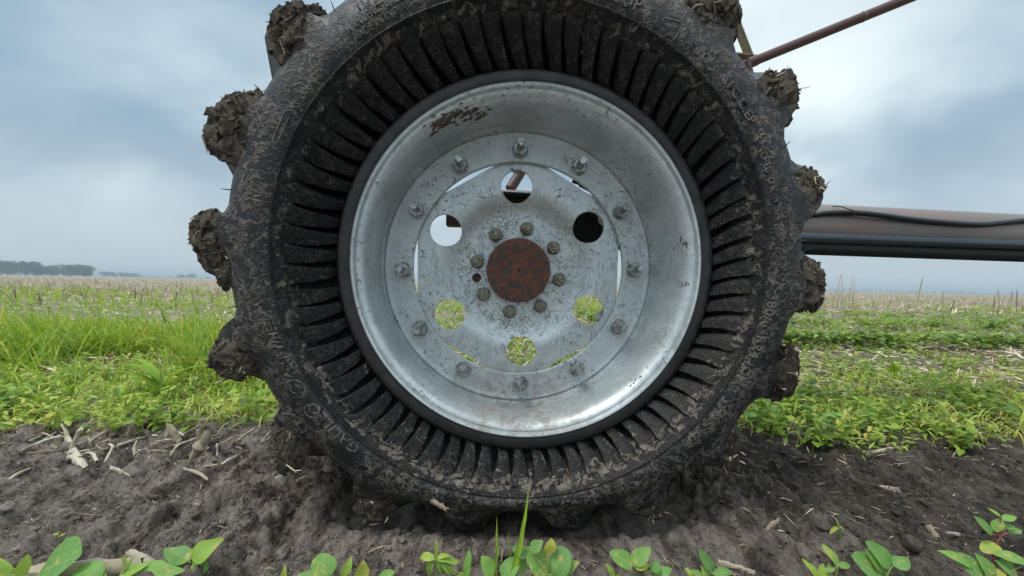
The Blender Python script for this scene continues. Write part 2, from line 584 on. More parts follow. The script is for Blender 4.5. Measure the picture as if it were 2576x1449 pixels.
def H(x, y):
    x = np.asarray(x, float); y = np.asarray(y, float)
    edge = 1.04 + 0.20 * sst(1.2, 2.0, x) - 0.05 * sst(-0.5, -0.9, x) + 0.05 * vnoise(x * 2.2, y * 0 + 3.3) + 0.03 * vnoise(x * 9, y * 9, s=3)
    track = sst(0.30, 0.40, y) * (1 - sst(edge - 0.05, edge + 0.07, y))
    near = 1 - sst(2.5, 9, y)
    # the open field
    z = 0.012 * fbm(x * 1.3, y * 1.3, o=3, s=40) * near + 0.02 * (1 - track) * near
    z = z + near * 0.008 * np.abs(fbm(x * 14, y * 14, o=3, s=44))
    # churned soil in the wheel track
    xs = x + 0.04 * (y - 0.8)
    warp = 0.035 * vnoise(x * 5, y * 5, s=9)
    left = 1 - sst(-0.25, 0.15, x)
    right = 1 - left
    ph = ((xs + warp) / 0.125) % 1.0
    rid = np.where(ph < 0.72, ph / 0.72, (1 - ph) / 0.28)
    rid = rid * rid * (3 - 2 * rid)
    # ridges pressed by the tread, running across the track
    z = z + track * right * sst(0.38, 0.55, x) * 0.034 * (rid - 0.45) * (0.75 + 0.6 * vnoise(x * 3, y * 4, s=5))
    streak = fbm((xs + 0.02 * vnoise(x * 20, y * 6)) * 16, y * 4.5, o=4, s=21)
    rs = 0.5 - np.abs(fbm((xs + 0.03 * vnoise(x * 12, y * 5)) * 11 - y * 3.0, y * 5.0 + x * 2.0, o=4, g=0.6, s=27))
    flake = vnoise(xs * 26 + 0.8 * vnoise(x * 40, y * 40), y * 9, s=28)
    z = z + track * left * (0.026 * streak + 0.045 * (rs - 0.3) + 0.010 * sst(-0.1, 0.05, flake))
    z = z + track * right * 0.012 * streak
    # clods and crumbs
    cl = np.abs(fbm(x * 24, y * 20, o=4, g=0.55, s=31))
    z = z + track * (0.020 * (0.30 - cl))
    cr = 1.6 * (0.35 - np.abs(fbm(x * 62, y * 38, o=3, g=0.7, s=51))) + 0.6 * fbm(x * 100, y * 80, o=2, s=53)
    z = z + (0.35 + 0.65 * track) * 0.0085 * cr * (1 - sst(1.8, 3.0, y))
    nn_ = fbm(xs * 12 + 0.3 * vnoise(x * 30, y * 30, s=90), y * 6.5 + x * 2, o=4, g=0.55, s=91) * 6.0
    saw = nn_ - np.floor(nn_)
    z = z + track * 0.0085 * (saw ** 1.5 - 0.4) * (0.55 + 0.45 * left)
    n2_ = fbm(xs * 30, y * 17, o=3, g=0.6, s=95) * 4.0
    z = z + track * 0.0035 * ((n2_ - np.floor(n2_)) - 0.5)
    # sharp little scarps
    sc = vnoise(x * 11 + 0.6 * vnoise(x * 30, y * 30), y * 7, s=71)
    z = z + track * 0.010 * (sst(-0.05, 0.05, sc) - 0.5)
    # raised shoulder of the rut on the left, tyre sits in the hole
    z = z + 0.030 * np.exp(-((x + 1.15) / 0.5) ** 2 - ((y - 0.92) / 0.22) ** 2)
    z = z + 0.020 * np.exp(-((x + 0.48) / 0.12) ** 2 - ((y - 0.83) / 0.20) ** 2)
    z = z + 0.018 * np.exp(-((x - 0.52) / 0.14) ** 2 - ((y - 0.85) / 0.20) ** 2)
    hole = (1 - sst(0.30, 0.42, np.abs(x))) * sst(0.650, 0.715, y + 0.022 * vnoise(x * 9, y * 3) + 0.012 * vnoise(x * 40, y * 20)) * (1 - sst(1.02, 1.12, y))
    z = z * (1 - 0.8 * hole) - (0.050 + 0.012 * vnoise(x * 14, y * 14, s=7)) * hole
    fr = (1 - sst(0.36, 0.50, np.abs(x))) * (1 - sst(0.66, 0.70, y)) * sst(0.5, 0.6, y)
    z = z * (1 - 0.6 * fr) - 0.017 * fr
    lip = (1 - sst(0.34, 0.46, np.abs(x))) * np.exp(-((y - 0.635) / 0.045) ** 2)
    z = z + 0.000 * lip
    return z


def Hs(x, y):
    return float(H(np.array([x]), np.array([y]))[0])


def axis_pts(lo, hi, d, far, grow):
    a = list(np.arange(lo, hi, d))
    s, p = d, hi
    while p < far:
        a.append(p); s *= grow; p += s
    a.append(far)
    return np.array(a)


ys = axis_pts(0.42, 1.30, 0.0031, 1500, 1.024)
ys = np.concatenate([-(axis_pts(0.0, 0.2, 0.05, 60, 1.4)[::-1]) , np.linspace(0.06, 0.40, 22), ys])
xr = axis_pts(0, 1.55, 0.0038, 1500, 1.07)
xs_ = np.concatenate([-xr[::-1][:-1], xr])
XX, YY = np.meshgrid(xs_, ys)
ZZ = H(XX, YY)
nx, ny = len(xs_), len(ys)
idx = np.arange(nx * ny).reshape(ny, nx)
Q = np.stack([idx[:-1, :-1], idx[:-1, 1:], idx[1:, 1:], idx[1:, :-1]], -1).reshape(-1, 4)


def mat_ground():
    m, T, b, out = new_mat('soil')
    co = geo_co(T)
    s = T.n('ShaderNodeSeparateXYZ'); T.l(co, s.inputs[0])
    x, y, z = s.outputs
    big = T.noise(co, 1.6, 4, 0.6)
    med = T.noise(T.mapping(co, (1.7, 0.6, 1.0)), 17, 7, 0.72, 0.3)
    fine = T.noise(co, 120, 5, 0.7)
    # drier grey soil left, damp dark soil right
    dry = T.math('ADD', T.math('MULTIPLY', x, -0.42), T.math('MULTIPLY', T.math('SUBTRACT', big, 0.5), 1.3))
    dry = T.ramp(T.math('ADD', dry, 0.60), [(0.20, 0.0), (0.62, 1.0)])
    dry = T.math('MULTIPLY', dry, T.ramp(med, [(0.38, 0.28), (0.54, 1.0)]))
    damp = T.mix(T.ramp(med, [(0.42, 0.0), (0.64, 1.0)]), (0.030, 0.022, 0.016), (0.225, 0.172, 0.135))
    dryc = T.mix(T.ramp(med, [(0.35, 0.0), (0.65, 1.0)]), (0.18, 0.132, 0.103), (0.60, 0.50, 0.42))
    col = T.mix(dry, damp, dryc)
    col = T.mix(T.math('MULTIPLY', T.ramp(fine, [(0.35, 0.0), (0.7, 1.0)]), 0.35), col, (0.21, 0.18, 0.155))
    crumbs = T.ramp(T.noise(T.mapping(co, (1, 1.8, 1), (0, 0, .5)), 260, 3, 0.6), [(0.62, 0.0), (0.68, 0.6)])
    col = T.mix(crumbs, col, (0.34, 0.28, 0.19))
    # the open field: straw-littered soil with far green patches, straw coloured to the horizon
    fld = T.ramp(T.math('DIVIDE', y, 10.0), [(0.10, 0.0), (0.16, 0.55), (0.9, 1.0)])
    st = T.noise(T.mapping(co, (3.0, 1, 1)), 5, 5, 0.75)
    strw = T.mix(T.ramp(st, [(0.38, 0.0), (0.62, 1.0)]), (0.15, 0.115, 0.078), (0.56, 0.45, 0.31))
    gp = T.noise(T.mapping(co, (0.5, 1.6, 1)), 0.35, 4, 0.6)
    gpm = T.ramp(gp, [(0.50, 0.0), (0.58, 0.7)])
    gfade = T.ramp(T.math('DIVIDE', y, 60.0), [(0.02, 1.0), (0.30, 0.55), (0.6, 0.0)])
    strw = T.mix(T.math('MULTIPLY', gpm, gfade), strw, (0.17, 0.29, 0.04))
    col = T.mix(T.math('MULTIPLY', fld, 0.8), col, strw)
    setin(T, b, 'Base Color', col)
    setin(T, b, 'Roughness', 0.85)
    b.inputs['Specular IOR Level'].default_value = 0.3
    hh = T.math('ADD', T.math('MULTIPLY', T.noise(T.mapping(co, (1.6, 0.7, 1.0)), 60, 7, 0.75, 0.4), 1.3), T.math('MULTIPLY', fine, 0.5))
    bump(T, b, hh, 1.0, 0.018)
    return m


M['soil'] = mat_ground()
g = mk('ground', np.stack([XX, YY, ZZ], -1).reshape(-1, 3), Q, M['soil'])
tag(g, 'dark churned soil of the wheel track running into a stubble field', 'ground', kind='structure')

# ================================================================== WHEEL
VZ = 0.54
a_ = ray(1245, 735).normalized()
P0 = CAM + ray(1305, 680) * 0.83
v_ = (Vector((0, 0, 1)) - a_ * a_.z).normalized()
u_ = a_.cross(v_).normalized()
WM = Matrix(((u_.x, a_.x, v_.x, 0), (u_.y, a_.y, v_.y, 0), (u_.z, a_.z, v_.z, 0), (0, 0, 0, 1)))
WM = Matrix.Translation(P0 - v_ * VZ) @ WM
wheel = empty('irrigation_wheel', mat=WM)
tag(wheel, 'large black muddy tractor wheel with galvanized steel centre and rusty hub cap', 'wheel')
bpy.context.view_layer.update()


def wpt(x, y, s):
    """photo pixel -> (u, v) in the wheel plane at axial offset s, plus world point"""
    r = ray(x, y)
    t = ((P0 + a_ * s - CAM).dot(a_)) / r.dot(a_)
    p = CAM + r * t
    q = p - P0
    return q.dot(u_), q.dot(v_), p


def wheel_world(u, v, s):
    return P0 + u_ * u + v_ * v + a_ * s


def tyre_deform(P):
    """P in (u, s, v): the tread ring rides up a little and flattens on the ground"""
    P = np.array(P, float)
    r = np.hypot(P[:, 0], P[:, 2])
    wgt = np.clip((r - 0.36) / 0.22, 0, 1)
    P[:, 2] += 0.026 * wgt
    P[:, 0] += 0.0105 * (1 - sst(0.355, 0.43, r)) * (P[:, 1] < 0)
    ang = np.degrees(np.arctan2(P[:, 2], P[:, 0]))
    amp = 0.036 * np.exp(-((ang + 90) / 25.0) ** 2) * sst(0.415, 0.52, r)
    P[:, 0] *= 1 - amp / r
    P[:, 2] *= 1 - amp / r
    # bulge of the loaded lower sidewall toward the outside
    low = sst(0.25, 0.5, -P[:, 2]) * np.exp(-((r - 0.48) / 0.07) ** 2)
    P[:, 1] -= 0.002 * low * (P[:, 1] < 0)
    return P


def wmesh(name, P, Fs, mat, parent, deform=False, **kw):
    P = np.array(P, float)
    if deform:
        P = tyre_deform(P)
    P[:, 2] += VZ
    return mk(name, P, Fs, mat, parent, **kw)


def lathe(prof, n=192, closed=False, rfun=None):
    """prof list of (r, s)"""
    th = np.linspace(0, 2 * PI, n, endpoint=False)
    m = len(prof)
    P = np.zeros((m, n, 3))
    for i, (r, s) in enumerate(prof):
        rr = r if rfun is None else rfun(r, th)
        P[i, :, 0] = rr * np.cos(th); P[i, :, 2] = rr * np.sin(th); P[i, :, 1] = s
    rows = m if closed else m - 1
    Fs = []
    for i in range(rows):
        i2 = (i + 1) % m
        for k in range(n):
            k2 = (k + 1) % n
            Fs.append((i * n + k, i2 * n + k, i2 * n + k2, i * n + k2))
    return P.reshape(-1, 3), Fs


def smooth_prof(pts, per=4):
    pts = np.array(pts)
    out = []
    for i in range(len(pts) - 1):
        p0, p1, p2, p3 = pts[max(i - 1, 0)], pts[i], pts[i + 1], pts[min(i + 2, len(pts) - 1)]
        for t in np.arange(per) / per:
            out.append(0.5 * ((2 * p1) + (p2 - p0) * t + (2 * p0 - 5 * p1 + 4 * p2 - p3) * t * t + (3 * p1 - p0 - 3 * p2 + p3) * t ** 3))
    out.append(pts[-1])
    return [tuple(p) for p in out]


# --- tyre body
sh_pts = [(0.4335, -0.1895), (0.445, -0.194), (0.465, -0.194), (0.487, -0.187), (0.506, -0.174), (0.524, -0.153), (0.543, -0.126), (0.557, -0.095), (0.566, -0.04), (0.568, 0.03),
          (0.566, 0.08), (0.555, 0.13), (0.535, 0.165), (0.50, 0.185), (0.45, 0.195), (0.40, 0.17), (0.36, 0.125)]
shoulder = smooth_prof(sh_pts, 3)
P, Fs = lathe(shoulder, 288)
# uneven moulded surface
P[:, 1] += 0.0012 * fbm(P[:, 0] * 30, P[:, 2] * 30, P[:, 1] * 30, o=3)
tyre = wmesh('tyre', P, Fs, M['rubber'], wheel, True)
SR = np.array([p[0] for p in sh_pts[:7]]); SS = np.array([p[1] for p in sh_pts[:7]])


def surf_s(r):
    return np.interp(r, SR, SS)


# inner funnel of the sidewall: its own dark sheet with a sharp edge line
inner = [(0.4335, -0.1895), (0.4325, -0.1925), (0.4305, -0.1925), (0.4290, -0.189), (0.4265, -0.1845), (0.4215, -0.182), (0.4165, -0.176), (0.411, -0.160), (0.403, -0.132), (0.388, -0.106), (0.372, -0.090), (0.362, -0.088), (0.358, -0.105), (0.357, -0.122)]
P, Fs = lathe(inner, 288)
wmesh('sidewall', P, Fs, M['rubber_in'], tyre, True)
# bead ring against the rim
P, Fs = lathe([(0.357, -0.110), (0.3595, -0.1200), (0.3590, -0.1255), (0.3560, -0.1275), (0.350, -0.1285), (0.343, -0.128), (0.3355, -0.1265), (0.331, -0.120), (0.331, -0.10)], 192)
P[:, 0] += 0.0115
wmesh('bead', P, Fs, M['rubber_bead'], tyre, False)

# --- ribs of the funnel
NR = 72


def rib_verts(th0, rr):
    V = []
    n = 13
    for i in range(n):
        t = i / (n - 1)
        r = 0.3605 + (0.4150 - 0.3605) * t
        sur = -0.1185 - 0.0600 * t ** 0.92
        hook = math.radians(2.0) * (1 - t) ** 2.2
        c = th0 - hook + math.radians(0.25) * rr.uniform(-1, 1) * 0.2
        wd = math.radians(1.32 + 0.88 * min(1.0, t * 1.25))
        if i == n - 1:
            sur += 0.003; wd *= 0.94
        dep = 0.040
        for k, (f, dd) in enumerate(((-1.0, dep), (-1.0, 0.002), (-0.9, 0.0), (0.0, -0.0005), (0.9, 0.0), (1.0, 0.002), (1.0, dep))):
            th = c + f * wd
            # the block is tilted: one long edge stands higher
            s = sur + dd + 0.0045 * f * (0.4 + 0.6 * t)
            V.append((r * math.cos(th), s, r * math.sin(th)))
        if i == n - 1:
            for k in range(7):
                f = (-1, -1, -.82, 0, .82, 1, 1)[k]
                th = c + f * wd
                V.append(((r + 0.0015) * math.cos(th), sur + 0.022, (r + 0.0015) * math.sin(th)))
    Fq = []
    for i in range(n):
        for k in range(6):
            Fq.append((i * 7 + k, i * 7 + k + 1, (i + 1) * 7 + k + 1, (i + 1) * 7 + k))
    Fq.append(tuple(range(7)))
    return V, Fq


for i in range(NR):
    V, Fq = rib_verts(2 * PI * i / NR + math.radians(rnd.uniform(-.42, .42)), rnd)
    wmesh('rib', V, Fq, M['rubber_in'], tyre, True, sharp=35)


# --- tread lugs
def lug_mesh(th0, side):
    """side -1: camera side; +1: far side"""
    ss = [-0.186, -0.178, -0.166, -0.152, -0.140, -0.12, -0.09, -0.05, -0.01, 0.025, 0.03]
    V = []
    for i, s in enumerate(ss):
        rb = {-0.186: 0.482, -0.178: 0.498}.get(s, float(np.interp(s, SS, SR)) if s < -0.12 else 0.555)
        rt = float(np.interp(s, [-0.186, -0.178, -0.166, -0.152, -0.140, -0.12, 0.025, 0.03], [0.486, 0.520, 0.545, 0.568, 0.583, 0.598, 0.606, 0.585]))
        c = th0 + (s + 0.15) * 1.05
        fl = float(np.interp(s, [-0.186, -0.166, -0.14], [1.15, 1.05, 1.0]))
        wt = math.radians(2.2) * fl
        wb = math.radians(5.4) * fl
        hgt = rt - rb
        for f, hr in ((-wb * 1.25, -0.015), (-wb, 0.06), (-wb * .64, 0.30), (-wt * 1.12, 0.93), (-wt * .85, 1.0), (0, 1.0), (wt * .85, 1.0), (wt * 1.12, 0.93), (wb * .64, 0.30), (wb, 0.06), (wb * 1.25, -0.015)):
            r = rb + hgt * hr - (0.006 if abs(f) > wb * 1.1 else 0)
            th = c + f
            V.append((r * math.cos(th), s * (-side), r * math.sin(th)))
    Fq = []
    k_ = 11
    for i in range(len(ss) - 1):
        for k in range(k_ - 1):
            Fq.append((i * k_ + k, i * k_ + k + 1, (i + 1) * k_ + k + 1, (i + 1) * k_ + k))
    Fq.append(tuple(range(k_)))
    Fq.append(tuple((len(ss) - 1) * k_ + k for k in range(k_)))
    return V, Fq


LUGA = [math.radians(x) for x in (137.7, 157.2, 178.4, 198.2, 218, 238.5, 258.5, 279.8, 297, 316.2, 334.8, 354.6, 372.7, 392, 411.5, 432, 452, 475)]
for th in LUGA:
    # the ring rides up: correct angle for the shift
    V, Fq = lug_mesh(th, -1)
    wmesh('tread_lug', V, Fq, M['rubber'], tyre, True, sharp=50)
for th in LUGA:
    V, Fq = lug_mesh(th + math.radians(10), 1)
    V = [(x, s, z) for x, s, z in V]
    wmesh('tread_lug', V, Fq, M['rubber'], tyre, True, sharp=50)


# --- moulded lettering
def polar_of(x, y):
    u, v, _ = wpt(x, y, -0.19)
    # undo the upward ride of the tread ring
    for _i in range(3):
        r = math.hypot(u, v)
    return math.atan2(v - 0.010, u), math.hypot(u, v - 0.010)


def text_mesh(body, size):
    cu = bpy.data.curves.new('t', 'FONT')
    cu.body = body
    cu.size = size
    cu.extrude = 0.0009
    cu.offset = size * 0.012
    cu.resolution_u = 3
    cu.space_character = 1.08
    o = bpy.data.objects.new('t', cu)
    C.objects.link(o)
    bpy.context.view_layer.update()
    dg = bpy.context.evaluated_depsgraph_get()
    me = bpy.data.meshes.new_from_object(o.evaluated_get(dg))
    V = np.array([v.co[:] for v in me.vertices])
    Fq = [tuple(p.vertices) for p in me.polygons]
    bpy.data.objects.remove(o)
    bpy.data.meshes.remove(me)
    return V, Fq


def lettering(body, p_start, p_end, r0, size, label):
    """letters clockwise round the shoulder, feet toward the hub, fitted between two photo points"""
    a0, _ = polar_of(*p_start)
    a1, _ = polar_of(*p_end)
    while a1 > a0:
        a1 -= 2 * PI
    V, Fq = text_mesh(body, size)
    L = V[:, 0].max() - V[:, 0].min()
    x = (V[:, 0] - V[:, 0].min()) / L
    th = a0 + (a1 - a0) * x
    r = r0 + V[:, 1]
    s = surf_s(r) - 0.0011 - V[:, 2]
    P = np.stack([r * np.cos(th), s, r * np.sin(th)], -1)
    o = wmesh('lettering', P, Fq, M['letter'], tyre, True, smooth=False)
    o['label'] = label
    return o


lettering('GALILEO', (896, 1137), (780, 1018), 0.4405, 0.026, 'raised moulded lettering on the lower left shoulder of the tyre')
lettering('CUPWHEEL', (728, 932), (684, 792), 0.4405, 0.023, 'raised moulded lettering on the left shoulder of the tyre')
lettering('MADE IN INDIA', (898, 108), (1028, 30), 0.4405, 0.014, 'small moulded country of origin lettering at the upper left')
lettering('MANUFACTURED', (885, 96), (1022, 6), 0.4545, 0.0165, 'moulded lettering in the upper row at the upper left')
lettering('AGRICUP', (1440, -35), (1605, 35), 0.4425, 0.030, 'large moulded lettering at the top of the tyre')
lettering('I C.C.EP', (1832, 215), (1890, 312), 0.4455, 0.020, 'moulded lettering on the upper right shoulder')
lettering('E INCHED  O R  W inch approved', (1900, 350), (1958, 640), 0.4425, 0.0165, 'small moulded line of lettering on the right shoulder')
lettering('380/85R24 ICM', (1948, 742), (1862, 972), 0.4405, 0.0235, 'raised moulded tyre size on the lower right shoulder')


def ring_mark(px, py, rad, th, rr=None):
    a0, r0 = polar_of(px, py)
    V = []
    n, m_ = 28, 6
    for i in range(n):
        b1 = 2 * PI * i / n
        for k in range(m_):
            b2 = 2 * PI * k / m_
            q = rad + th * math.cos(b2)
            du, dr = q * math.cos(b1), q * math.sin(b1)
            r = r0 + dr
            t = a0 + du / r0
            V.append((r * math.cos(t), float(surf_s(r)) - 0.0005 - th * math.sin(b2) * 0.8, r * math.sin(t)))
    Fq = [(i * m_ + k, i * m_ + (k + 1) % m_, ((i + 1) % n) * m_ + (k + 1) % m_, ((i + 1) % n) * m_ + k) for i in range(n) for k in range(m_)]
    return V, Fq


for px, py, rad in ((746, 979, 0.0165), (746, 979, 0.008), (787, 1034, 0.0125), (1961, 664, 0.0085), (1772, 152, 0.006)):
    V, Fq = ring_mark(px, py, rad, 0.0011)
    wmesh('moulded_ring', V, Fq, M['letter'], tyre, True)


def path_mark(pts, th, name):
    """raised outline through photo points"""
    V, Fq = [], []
    pl = [polar_of(*p) for p in pts]
    k_ = 5
    for i, (a0, r0) in enumerate(pl):
        a1, r1 = pl[(i + 1) % len(pl)]
        a9, r9 = pl[i - 1]
        dx, dy = (a1 - a9) * r0, (r1 - r9)
        L = math.hypot(dx, dy)
        nx_, ny_ = -dy / L, dx / L
        for k in range(k_):
            b = 2 * PI * k / k_
            r = r0 + ny_ * th * math.cos(b)
            t = a0 + nx_ * th * math.cos(b) / r0
            V.append((r * math.cos(t), float(surf_s(r)) - 0.0005 - th * 0.8 * math.sin(b), r * math.sin(t)))
    n = len(pl)
    Fq = [(i * k_ + k, i * k_ + (k + 1) % k_, ((i + 1) % n) * k_ + (k + 1) % k_, ((i + 1) % n) * k_ + k) for i in range(n) for k in range(k_)]
    wmesh(name, V, Fq, M['letter'], tyre, True)


path_mark([(727, 283), (733, 286), (733, 293), (704, 359), (699, 364), (692, 363), (690, 357), (718, 290), (722, 284)], 0.0011, 'moulded_slot')
path_mark([(1671, 52), (1710, 65), (1712, 72), (1697, 98), (1688, 104), (1660, 88), (1656, 82), (1664, 56)], 0.0011, 'moulded_emblem')
path_mark([(1672, 66), (1700, 78), (1698, 81), (1690, 79), (1682, 92), (1678, 91), (1685, 77), (1670, 69)], 0.0009, 'moulded_emblem')

# vent whiskers left by the mould, one mesh of little hairs
mb = MB()
for i in range(70):
    th = rnd.uniform(0, 2 * PI)
    r = rnd.uniform(0.445, 0.53)
    ln = rnd.uniform(0.006, 0.014)
    s0 = float(surf_s(r))
    d = rnd.uniform(-0.4, 0.4)
    q = [(r * math.cos(th), s0 + .001, r * math.sin(th)),
         ((r + ln * .6) * math.cos(th + d * .02), s0 - ln * .5, (r + ln * .6) * math.sin(th + d * .02)),
         ((r + ln * 1.2) * math.cos(th + d * .03), s0 - ln * .55, (r + ln * 1.2) * math.sin(th + d * .03))]
    mb = MB()
    mb.tube(q, [0.0011, 0.0009, 0.0004], 5)
    wmesh('rubber_whisker', np.concatenate(mb.V), mb.F, M['rubber_bead'], tyre, True)

# --- rim barrel with bolt flange
rim_prof = [(0.3375, -0.100), (0.3378, -0.126), (0.3365, -0.1335), (0.3335, -0.1360), (0.3300, -0.1345), (0.3280, -0.1300), (0.3274, -0.1275), (0.3262, -0.1270),
            (0.3250, -0.1285), (0.3215, -0.1275), (0.3150, -0.1210), (0.3095, -0.1100), (0.3060, -0.0950), (0.3040, -0.0750), (0.3025, -0.0500), (0.3005, -0.0330),
            (0.2975, -0.0200), (0.2930, -0.0140), (0.2900, -0.0100), (0.2900, -0.0065), (0.300, -0.006), (0.3065, 0.0), (0.3085, 0.05), (0.309, 0.11), (0.330, 0.135), (0.3375, 0.13), (0.3378, 0.06), (0.32, 0.0), (0.318, -0.06), (0.335, -0.09)]
P, Fs = lathe(rim_prof, 256, True)
wf = np.clip((-P[:, 1] - 0.02) / 0.10, 0, 1)          # the front lip runs slightly out of true
P[:, 0] = P[:, 0] * (1 - 0.011 * wf) + 0.0115 * wf
P[:, 2] *= 1 - 0.011 * wf
rim = wmesh('rim', P, Fs, M['zinc'], wheel, sharp=32)
P, Fs = lathe([(0.2925, -0.0125), (0.2915, -0.0165), (0.2890, -0.0182), (0.2860, -0.0178), (0.2835, -0.0165), (0.2800, -0.0160), (0.2700, -0.0160), (0.2330, -0.0160), (0.2312, -0.0145), (0.2310, -0.0075), (0.2325, -0.0058), (0.2895, -0.0058)], 256, True)
ring = wmesh('bolt_ring', P, Fs, M['zinc_ring'], rim, sharp=32)


def bool_cut(V, Fq, cutters):
    me = bpy.data.meshes.new('a'); me.from_pydata([tuple(p) for p in V], [], Fq)
    o = bpy.data.objects.new('a', me); C.objects.link(o)
    bm = bmesh.new(); bm.from_mesh(me); bmesh.ops.recalc_face_normals(bm, faces=bm.faces); bm.to_mesh(me); bm.free()
    mc = bpy.data.meshes.new('c'); bm = bmesh.new()
    for (x, z, r) in cutters:
        mt = Matrix.Translation((x, 0.0, z)) @ Matrix.Rotation(PI / 2, 4, 'X')
        bmesh.ops.create_cone(bm, cap_ends=True, segments=56, radius1=r, radius2=r, depth=0.2, matrix=mt)
    bm.to_mesh(mc); bm.free()
    oc = bpy.data.objects.new('c', mc); C.objects.link(oc)
    md = o.modifiers.new('b', 'BOOLEAN'); md.operation = 'DIFFERENCE'; md.solver = 'EXACT'; md.object = oc
    bpy.context.view_layer.update()
    dg = bpy.context.evaluated_depsgraph_get()
    r = bpy.data.meshes.new_from_object(o.evaluated_get(dg))
    VV = np.array([v.co[:] for v in r.vertices]); FF = [tuple(p.vertices) for p in r.polygons]
    for q in (o, oc):
        bpy.data.objects.remove(q)
    return VV, FF


HOLE = [math.radians(x) for x in (92.5, 152.8, 213.6, 272.8, 331.6, 32.6)]


def hexr(r, th):
    if r < 0.2:
        return np.full_like(th, r)
    a = np.mod(th - math.radians(0), PI / 3) - PI / 6          # 0 at corners
    flat = 0.2235 / np.cos(np.pi / 6 - np.abs(a))
    rr = np.minimum(flat, 0.2485 + 0 * th)
    return rr * (r / 0.25)


disc_prof = [(0.0605, 0.019), (0.0605, 0.027), (0.125, 0.027), (0.145, 0.019), (0.166, 0.006), (0.18, 0.004), (0.20, 0.004), (0.25, 0.004), (0.2502, -0.002),
             (0.25, -0.004), (0.20, -0.004), (0.178, -0.004), (0.168, -0.0025), (0.158, 0.003), (0.149, 0.0095), (0.140, 0.0150), (0.131, 0.0182), (0.122, 0.019), (0.10, 0.019)]
P, Fs = lathe(disc_prof, 180, True, hexr)
cut = [(0.1835 * math.cos(t), 0.1835 * math.sin(t), 0.0345) for t in HOLE]
uo, vo, _ = wpt(1199, 699, 0.019)
cut.append((uo, vo, 0.0105))
VV, FF = bool_cut(P, Fs, cut)
disc = wmesh('wheel_disc', VV, FF, M['zinc_disc'], wheel, sharp=30)


def hexagon(cx, cz, s0, s1, rad, rot, cham=0.12):
    """hex prism along the axle with a chamfered front"""
    V, Fq = [], []
    rings = [(s0, rad), (s1 + (s0 - s1) * cham, rad), (s1, rad * 0.9)]
    for s, r in rings:
        for k in range(6):
            t = rot + k * PI / 3
            V.append((cx + r * math.cos(t), s, cz + r * math.sin(t)))
    for i in range(2):
        for k in range(6):
            k2 = (k + 1) % 6
            Fq.append((i * 6 + k, i * 6 + k2, (i + 1) * 6 + k2, (i + 1) * 6 + k))
    Fq.append(tuple(range(12, 18)))
    return V, Fq


def disc_cyl(mb, cx, cz, s0, s1, r, n=20, bev=0.0008, t=0.5):
    V, Fq = [], []
    for s, q in ((s0, r), (s1 + bev, r), (s1, r - bev)):
        for k in range(n):
            a = 2 * PI * k / n
            V.append((cx + q * math.cos(a), s, cz + q * math.sin(a)))
    for i in range(2):
        for k in range(n):
            k2 = (k + 1) % n
            Fq.append((i * n + k, i * n + k2, (i + 1) * n + k2, (i + 1) * n + k))
    Fq.append(tuple(range(2 * n, 3 * n)))
    mb.add(V, Fq, t)


for i in range(12):
    t = math.radians(91.3 - 30 * i)
    cx_, cz_ = 0.2545 * math.cos(t) + 0.002, 0.2545 * math.sin(t)
    mb = MB()
    disc_cyl(mb, cx_, cz_, -0.0155, -0.0195, 0.0178, 24)
    V, Fq = hexagon(cx_, cz_, -0.019, -0.033, 0.0160, rnd.uniform(0, 1)); mb.add(V, Fq)
    # threaded end
    s = -0.031
    ln = rnd.uniform(0.027, 0.034)
    V, Fq = [], []
    k_, rows = 16, 18
    for j in range(rows + 1):
        r = 0.0079 - (0.0006 if j % 2 else 0.0) - (0.001 if j == rows else 0)
        for k in range(k_):
            a = 2 * PI * k / k_
            V.append((cx_ + r * math.cos(a), s - ln * j / rows, cz_ + r * math.sin(a)))
    for j in range(rows):
        for k in range(k_):
            k2 = (k + 1) % k_
            Fq.append((j * k_ + k, j * k_ + k2, (j + 1) * k_ + k2, (j + 1) * k_ + k))
    Fq.append(tuple(rows * k_ + k for k in range(k_)))
    mb.add(V, Fq)
    wmesh('flange_bolt', np.concatenate(mb.V), mb.F, M['zinc_bolt'], rim, sharp=30)
# bolt heads seen behind the opening, on the rear of the ring
for px, py in ((1303, 410), (1530, 545), (1524, 800)):
    u, v, _ = wpt(px, py, 0.0)
    mb = MB(); disc_cyl(mb, u * 0.985, v * 0.985, 0.012, 0.0055, 0.017, 24)
    wmesh('bolt_head', np.concatenate(mb.V), mb.F, M['zinc_bolt'], rim, sharp=30)

for px, py in ((1327, 573), (1247, 588), (1395, 622), (1409, 703), (1361, 771), (1283, 785), (1216, 740), (1200, 657)):
    u, v, _ = wpt(px, py, 0.002)
    mb = MB()
    disc_cyl(mb, u, v, 0.0195, 0.0165, 0.0158, 24)
    V, Fq = hexagon(u, v, 0.017, 0.002, 0.0140, rnd.uniform(0, 1), 0.2); mb.add(V, Fq)
    disc_cyl(mb, u, v, 0.004, -0.003, 0.0072, 18)
    wmesh('lug_nut', np.concatenate(mb.V), mb.F, M['brass_nut'], disc, sharp=30)

# rusty hub cap with turned ring, centre dimple and the flange seen in the empty stud hole
cap_prof = [(0.072, 0.03), (0.072, 0.004), (0.0708, 0.001), (0.068, 0.0), (0.042, 0.0), (0.0405, 0.0012), (0.036, 0.0012), (0.0345, 0.0), (0.022, -0.0004), (0.0035, 0.0), (0.0028, 0.004), (0.0, 0.004)]
P, Fs = lathe(cap_prof, 96)
cap = wmesh('hub_cap', P, Fs, M['rust'], wheel, sharp=35)
P, Fs = lathe([(0.0, 0.0285), (0.11, 0.0285), (0.11, 0.05), (0.0, 0.05)], 48)
wmesh('hub_flange', P, Fs, M['rust'], wheel, sharp=35)
# thin steel backing hoop is not needed: light passes through the openings as in the photo


# ================================================================== MUD CLUMPS
_ico = {}


